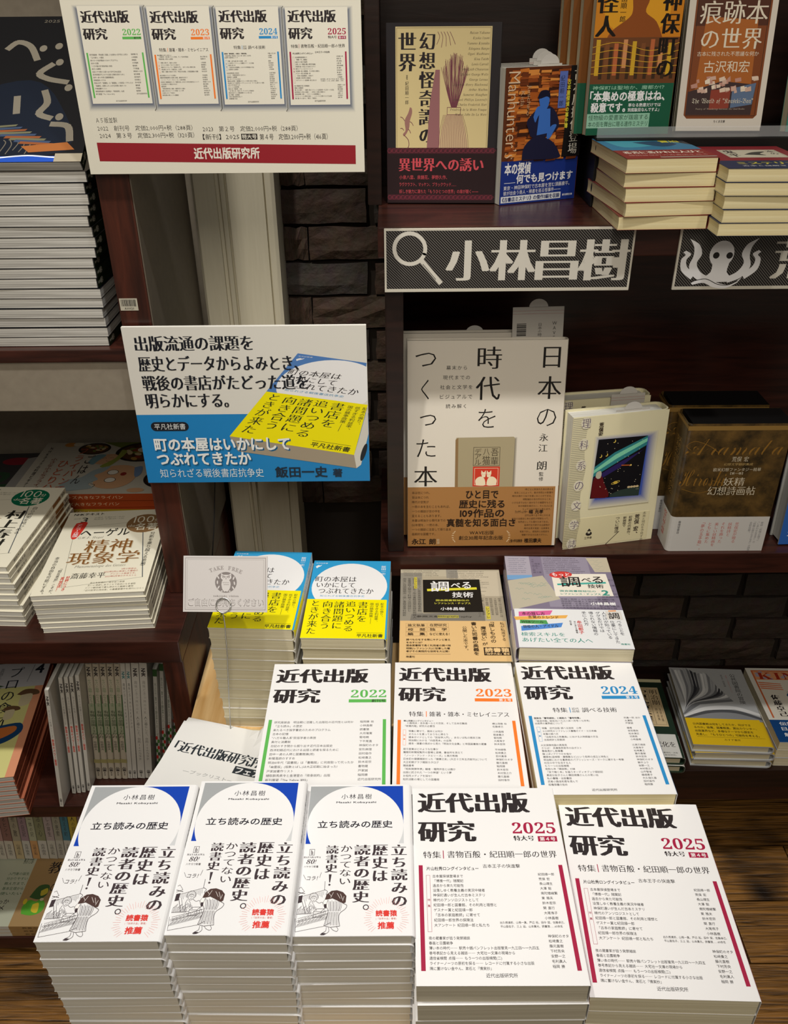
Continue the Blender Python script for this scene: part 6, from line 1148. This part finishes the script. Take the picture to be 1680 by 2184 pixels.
o = book(S_OS, True); a_ = R(31); o.location = (-.4430, 1.003 + .1285 * math.cos(a_), Z0 - .3702 + 17 * .01185 + .1285 * math.sin(a_) + .0005); o.rotation_euler = (a_, 0, 0)
tag(o, 'dark magazine with brushed white kana tilted up on the tall stack', 'magazine', 'glossy magazines in the tall stack')
S_HE = dict(id='hegel', name='magazine', w=.148, d=.210, t=.00757, cover=hx('#e9e4cf'), rough=.3, pages=PG_WHITE, front=lambda P: nhk(P, 'hegel'), r=.0006, spinep=nhk_spine)
pile(S_HE, -.4096, 1.0085, -.7353, 8, 3.6, 'cream magazine in the pile nearest the mahogany post', 'magazine', 'cream brown-badge magazines on the counter', 'cream magazine with brown oval badge and brown title beside the post', jit=.0015, jy=.7, drift=(.004, .001))
S_MU = dict(S_HE); S_MU.update(id='mura', t=.00809, front=lambda P: nhk(P, 'mura'))
pile(S_MU, -.5790, 1.0330, -.7353, 11, -2.5, 'cream magazine in the pile at the left frame edge', 'magazine', 'cream green-badge magazines on the counter', 'cream magazine with green oval badge at the left frame edge', jit=.002, jy=.9, drift=(.012, -.012))
S_FP = dict(id='fry', name='magazine', w=.257, d=.182, t=.0125, cover=hx('#b9b4a6'), rough=.3, pages=PG_MAG, front=frypan, r=.0006)
S_FU2 = dict(id='fryu', name='magazine', w=.257, d=.182, t=.0125, cover=hx('#a5461f'), pages=PG_MAG, r=.0006)
def wrap_spine(o, col, t, w, txt_):
    P = Print(1); P.rect(0, 0, w * 1000, t * 1000, col); P.box(8, t * 260, w * 700, t * 760, txt_, '#e8c9a0', 's'); c = [x for x in o.children if x.name.startswith('cover')][0]
    link('spine_print', P.mesh('spine_print', ((-w / 2, -.091, t), (1, 0, 0), (0, 0, -1), (0, -1, 0))), c)
for i in range(4):
    o = book(S_FP if i == 3 else S_FU2, i == 3); o.location = (-.4840 - (.006, .012, .01, 0)[i], 1.2720 + (.004, -.003, .001, 0)[i], Z0 - .7353 + i * .0132); o.rotation_euler = (0, 0, R((2, -1, 1, 0)[i]))
    wrap_spine(o, ('#8a7a2a', '#b39a2c', '#a5461f', '#a5461f')[i], .0125, .257, 'きょうの料理ビギナーズ大きなフライパン' if i > 1 else 'やせる野菜の作りおき')
    tag(o, ('cooking magazine with olive spine, lowest behind the brown-badge pile', 'cooking magazine with mustard spine, second lowest behind the brown-badge pile', 'cooking magazine with orange spine just below the cartoon cover', 'cooking magazine with cartoon couple and bowls on its cover')[i], 'magazine', 'cooking magazines at the back of the counter')
S_DM = dict(id='darkm', name='magazine', w=.257, d=.182, t=.03, cover=hx('#3c3a3c'), pages=PG_MAG, front=darkmag, r=.0006)
o = book(S_DM, True); o.location = (-.7560, 1.2720, Z0 - .7353); o.rotation_euler = (0, 0, R(2)); tag(o, 'dark grey magazine with a red patch at the back left of the counter', 'magazine')
S_SZ = dict(id='shoku', name='magazine', w=.210, d=.257, t=.0091, cover=hx('#b0694e'), rough=.2, pages=PG_MAG, front=shokuzai, r=.0006, spinep=shoku_spine)
for i in range(9):
    o = book(S_SZ, i == 8); dx = (.0, .0005, .001, .0, -.0105, -.013, -.011, -.012, -.0135)[i]
    o.location = (-.6740 + dx * .4, .9860 - .001 * (i > 3), Z0 - 1.0633 + i * .0093); o.rotation_euler = (0, 0, R(6.6 + random.uniform(-.5, .5)))
    tag(o, 'food magazine with pot painting on top of the lower-left pile' if i == 8 else 'food magazine in the lower-left pile, %s' % ORD[8 - i], 'magazine', 'food magazines on the lower shelf')
# upright mooks, spines towards the aisle, leaning a little to the right
def spinebook(spec, x, y, z, leandeg, label, cat, group, yaw=0.0):
    """book standing on its lower edge, spine to the aisle; (x,y) = middle of the spine's foot"""
    o = book(spec, False, True)
    Mx = Matrix.Rotation(R(yaw), 4, 'Z') @ Matrix.Rotation(R(leandeg), 4, 'Y') @ Matrix.Rotation(R(-90), 4, 'Z') @ Matrix.Rotation(R(90), 4, 'X')
    t, w = spec['t'], spec['w']
    o.matrix_world = Matrix.Translation((x, y, Z0 + z)) @ Mx @ Matrix.Translation((-w / 2, 0, -t / 2))
    o.location.z += abs(math.sin(R(leandeg))) * t / 2 + .0004
    return tag(o, label, cat, group)
def mook(kind, t, cov, d=.240): return dict(id='mook' + kind, name='magazine', w=.190, d=d, t=t, cover=hx(cov), rough=.3, pages=PG_MAG, spinep=mook_spine(kind), r=.0012 if kind != 'green' else .003, ins=.0006)
def upright(spec, x, y, z, label, group, lean=7.0, yaw=0.0):
    # the book is stored flat (Y up the cover); stand() geometry has its foot at y=0
    o = book(dict(spec, _s=1), False, True); return o
for i, (x, y) in enumerate([(-.5115, .884), (-.5005, .909), (-.4930, .910), (-.4860, .911), (-.4785, .914)]):
    spinebook(mook('red', .0052, '#d2cfc6'), x, y, -1.0633, 6.8, 'thin white magazine with red spine title, %s from the left' % ('leftmost and pulled forward', 'second', 'third', 'fourth', 'fifth')[i], 'magazine', 'red-titled upright magazines', 0)
for i in range(5): spinebook(mook('green', .0098, '#bfb6a4'), -.4700 + i * .0103, .937, -1.0633, 6.8, 'upright gardening magazine with green spine title, %s of five' % ('leftmost', 'second', 'middle one', 'fourth', 'rightmost')[i], 'magazine', 'green-titled upright magazines')
for i in range(2): spinebook(mook('blue', .0066, '#c6c3ba'), -.4205 + i * .0074, .938, -1.0633, 6.8, 'thin upright magazine with teal lettering, %s of the pair' % ('left', 'right')[i], 'magazine', 'teal-lettered upright magazines')
for i in range(2): spinebook(mook('plain', .0108, '#cbc8c0'), -.4030 + i * .0118, .938, -1.0633, 6.8, 'plain white upright magazine, %s of the pair' % ('left', 'right')[i], 'magazine', 'plain white upright magazines')
for i in range(5): spinebook(mook('herb', .0062, '#bdbab0', .212), -.3795 + i * .0067, .956 + i * .012, -1.0633, 6.8, 'narrow upright magazine with vegetables on its spine, %s from the left' % ('first', 'second', 'third', 'fourth', 'fifth')[i], 'magazine', 'vegetable-spined upright magazines')
# coloured spines on the bottom riser
cols = ['#b58f8a', '#8f6a62', '#a9a08c', '#a08790', '#b3b59a', '#8f9070', '#b0a2a2', '#a7a596', '#4f8296', '#c4ad4a', '#977f86', '#c98436', '#8a9468', '#a08c6c', '#6f9a94', '#b59aa0', '#8c8f9a', '#b7a67c', '#7f9a86', '#a98c7a', '#8a7f9a', '#b0a890', '#9aa58c', '#a38f84', '#8f9aa0']
bands = ['#c9c2b4', '#c9c2b4', '#c4b28c', '#c6c3ba', '#d0a06c', '#c9c6be', '#c4c2b8', '#bdbbb2', '#c9c6be', '#c9c6be', '#c4b083', '#c6c3ba']
words = ['感情漂流記', '考えるヒント', '書物の敵', '読書の日記', '三位一体の記', '生活の心', 'くらしの芽生', '植物の思索', '海の見える町', '知識人の話篇', '日本の文学史', '今日もお元気', '音楽と世界', '詩のある風景', '町の本屋さん']
NM = ['dusty rose', 'reddish brown', 'khaki', 'mauve grey', 'pale green', 'olive grey', 'pinkish grey', 'stone grey', 'deep blue', 'mustard yellow', 'plum', 'bright orange', 'moss green', 'coffee brown', 'sea green']
x = -.735
for i in range(14):
    w_ = .0128 + (i * 7 % 4) * .0009; c_, b_ = cols[i], bands[i % 12]
    sp = dict(id='bunko%d' % i, name='paperback_book', w=.103, d=.150, t=w_, cover=hx(c_), rough=.3, pages=PG_CREAM, r=.002, spinep=(lambda c_, b_, i: (lambda P, t: spine_band(words[i % 15], '古井由吉' if i % 2 else '山崎正和', c_, b_)(P, t, 150)))(c_, b_, i))
    spinebook(sp, x + w_ / 2, 1.022, -1.3718, 5.5, 'upright pocket paperback with %s spine on the lowest left shelf' % NM[i], 'book', 'upright pocket paperbacks on the lowest shelf')
    x += w_ + .0012
S_SU = dict(id='suken', name='paperback_book', w=.210, d=.150, t=.0085, cover=hx('#a88a5e'), pages=PG_CREAM, front=suken, r=.001)
for i in range(3):
    o = book(S_SU, i == 2); o.location = (-.6600, .9640 - .0, Z0 - 1.4003 + i * .0092 + .0); o.rotation_euler = (0, 0, R(0.6 * (1 - i)))
    P = Print(1); P.rect(0, 0, 210, 8.5, '#c3c2b8'); P.rect(95, 0, 210, 8.5, '#9c7b4c'); P.box(118, 2.4, 190, 6.4, '教養みんなの数学', '#5a4628', 'b'); c = [y_ for y_ in o.children if y_.name.startswith('cover')][0]
    link('spine_print', P.mesh('spine_print', ((-.105, -.075, .0085), (1, 0, 0), (0, 0, -1), (0, -1, 0))), c)
    tag(o, 'tan and pale paperback with green sprout drawing, %s at the bottom left' % ('lowest of three', 'middle of three', 'topmost of three')[i], 'book', 'tan maths paperbacks on the lowest shelf')

bpy.data.scenes.remove(GS)
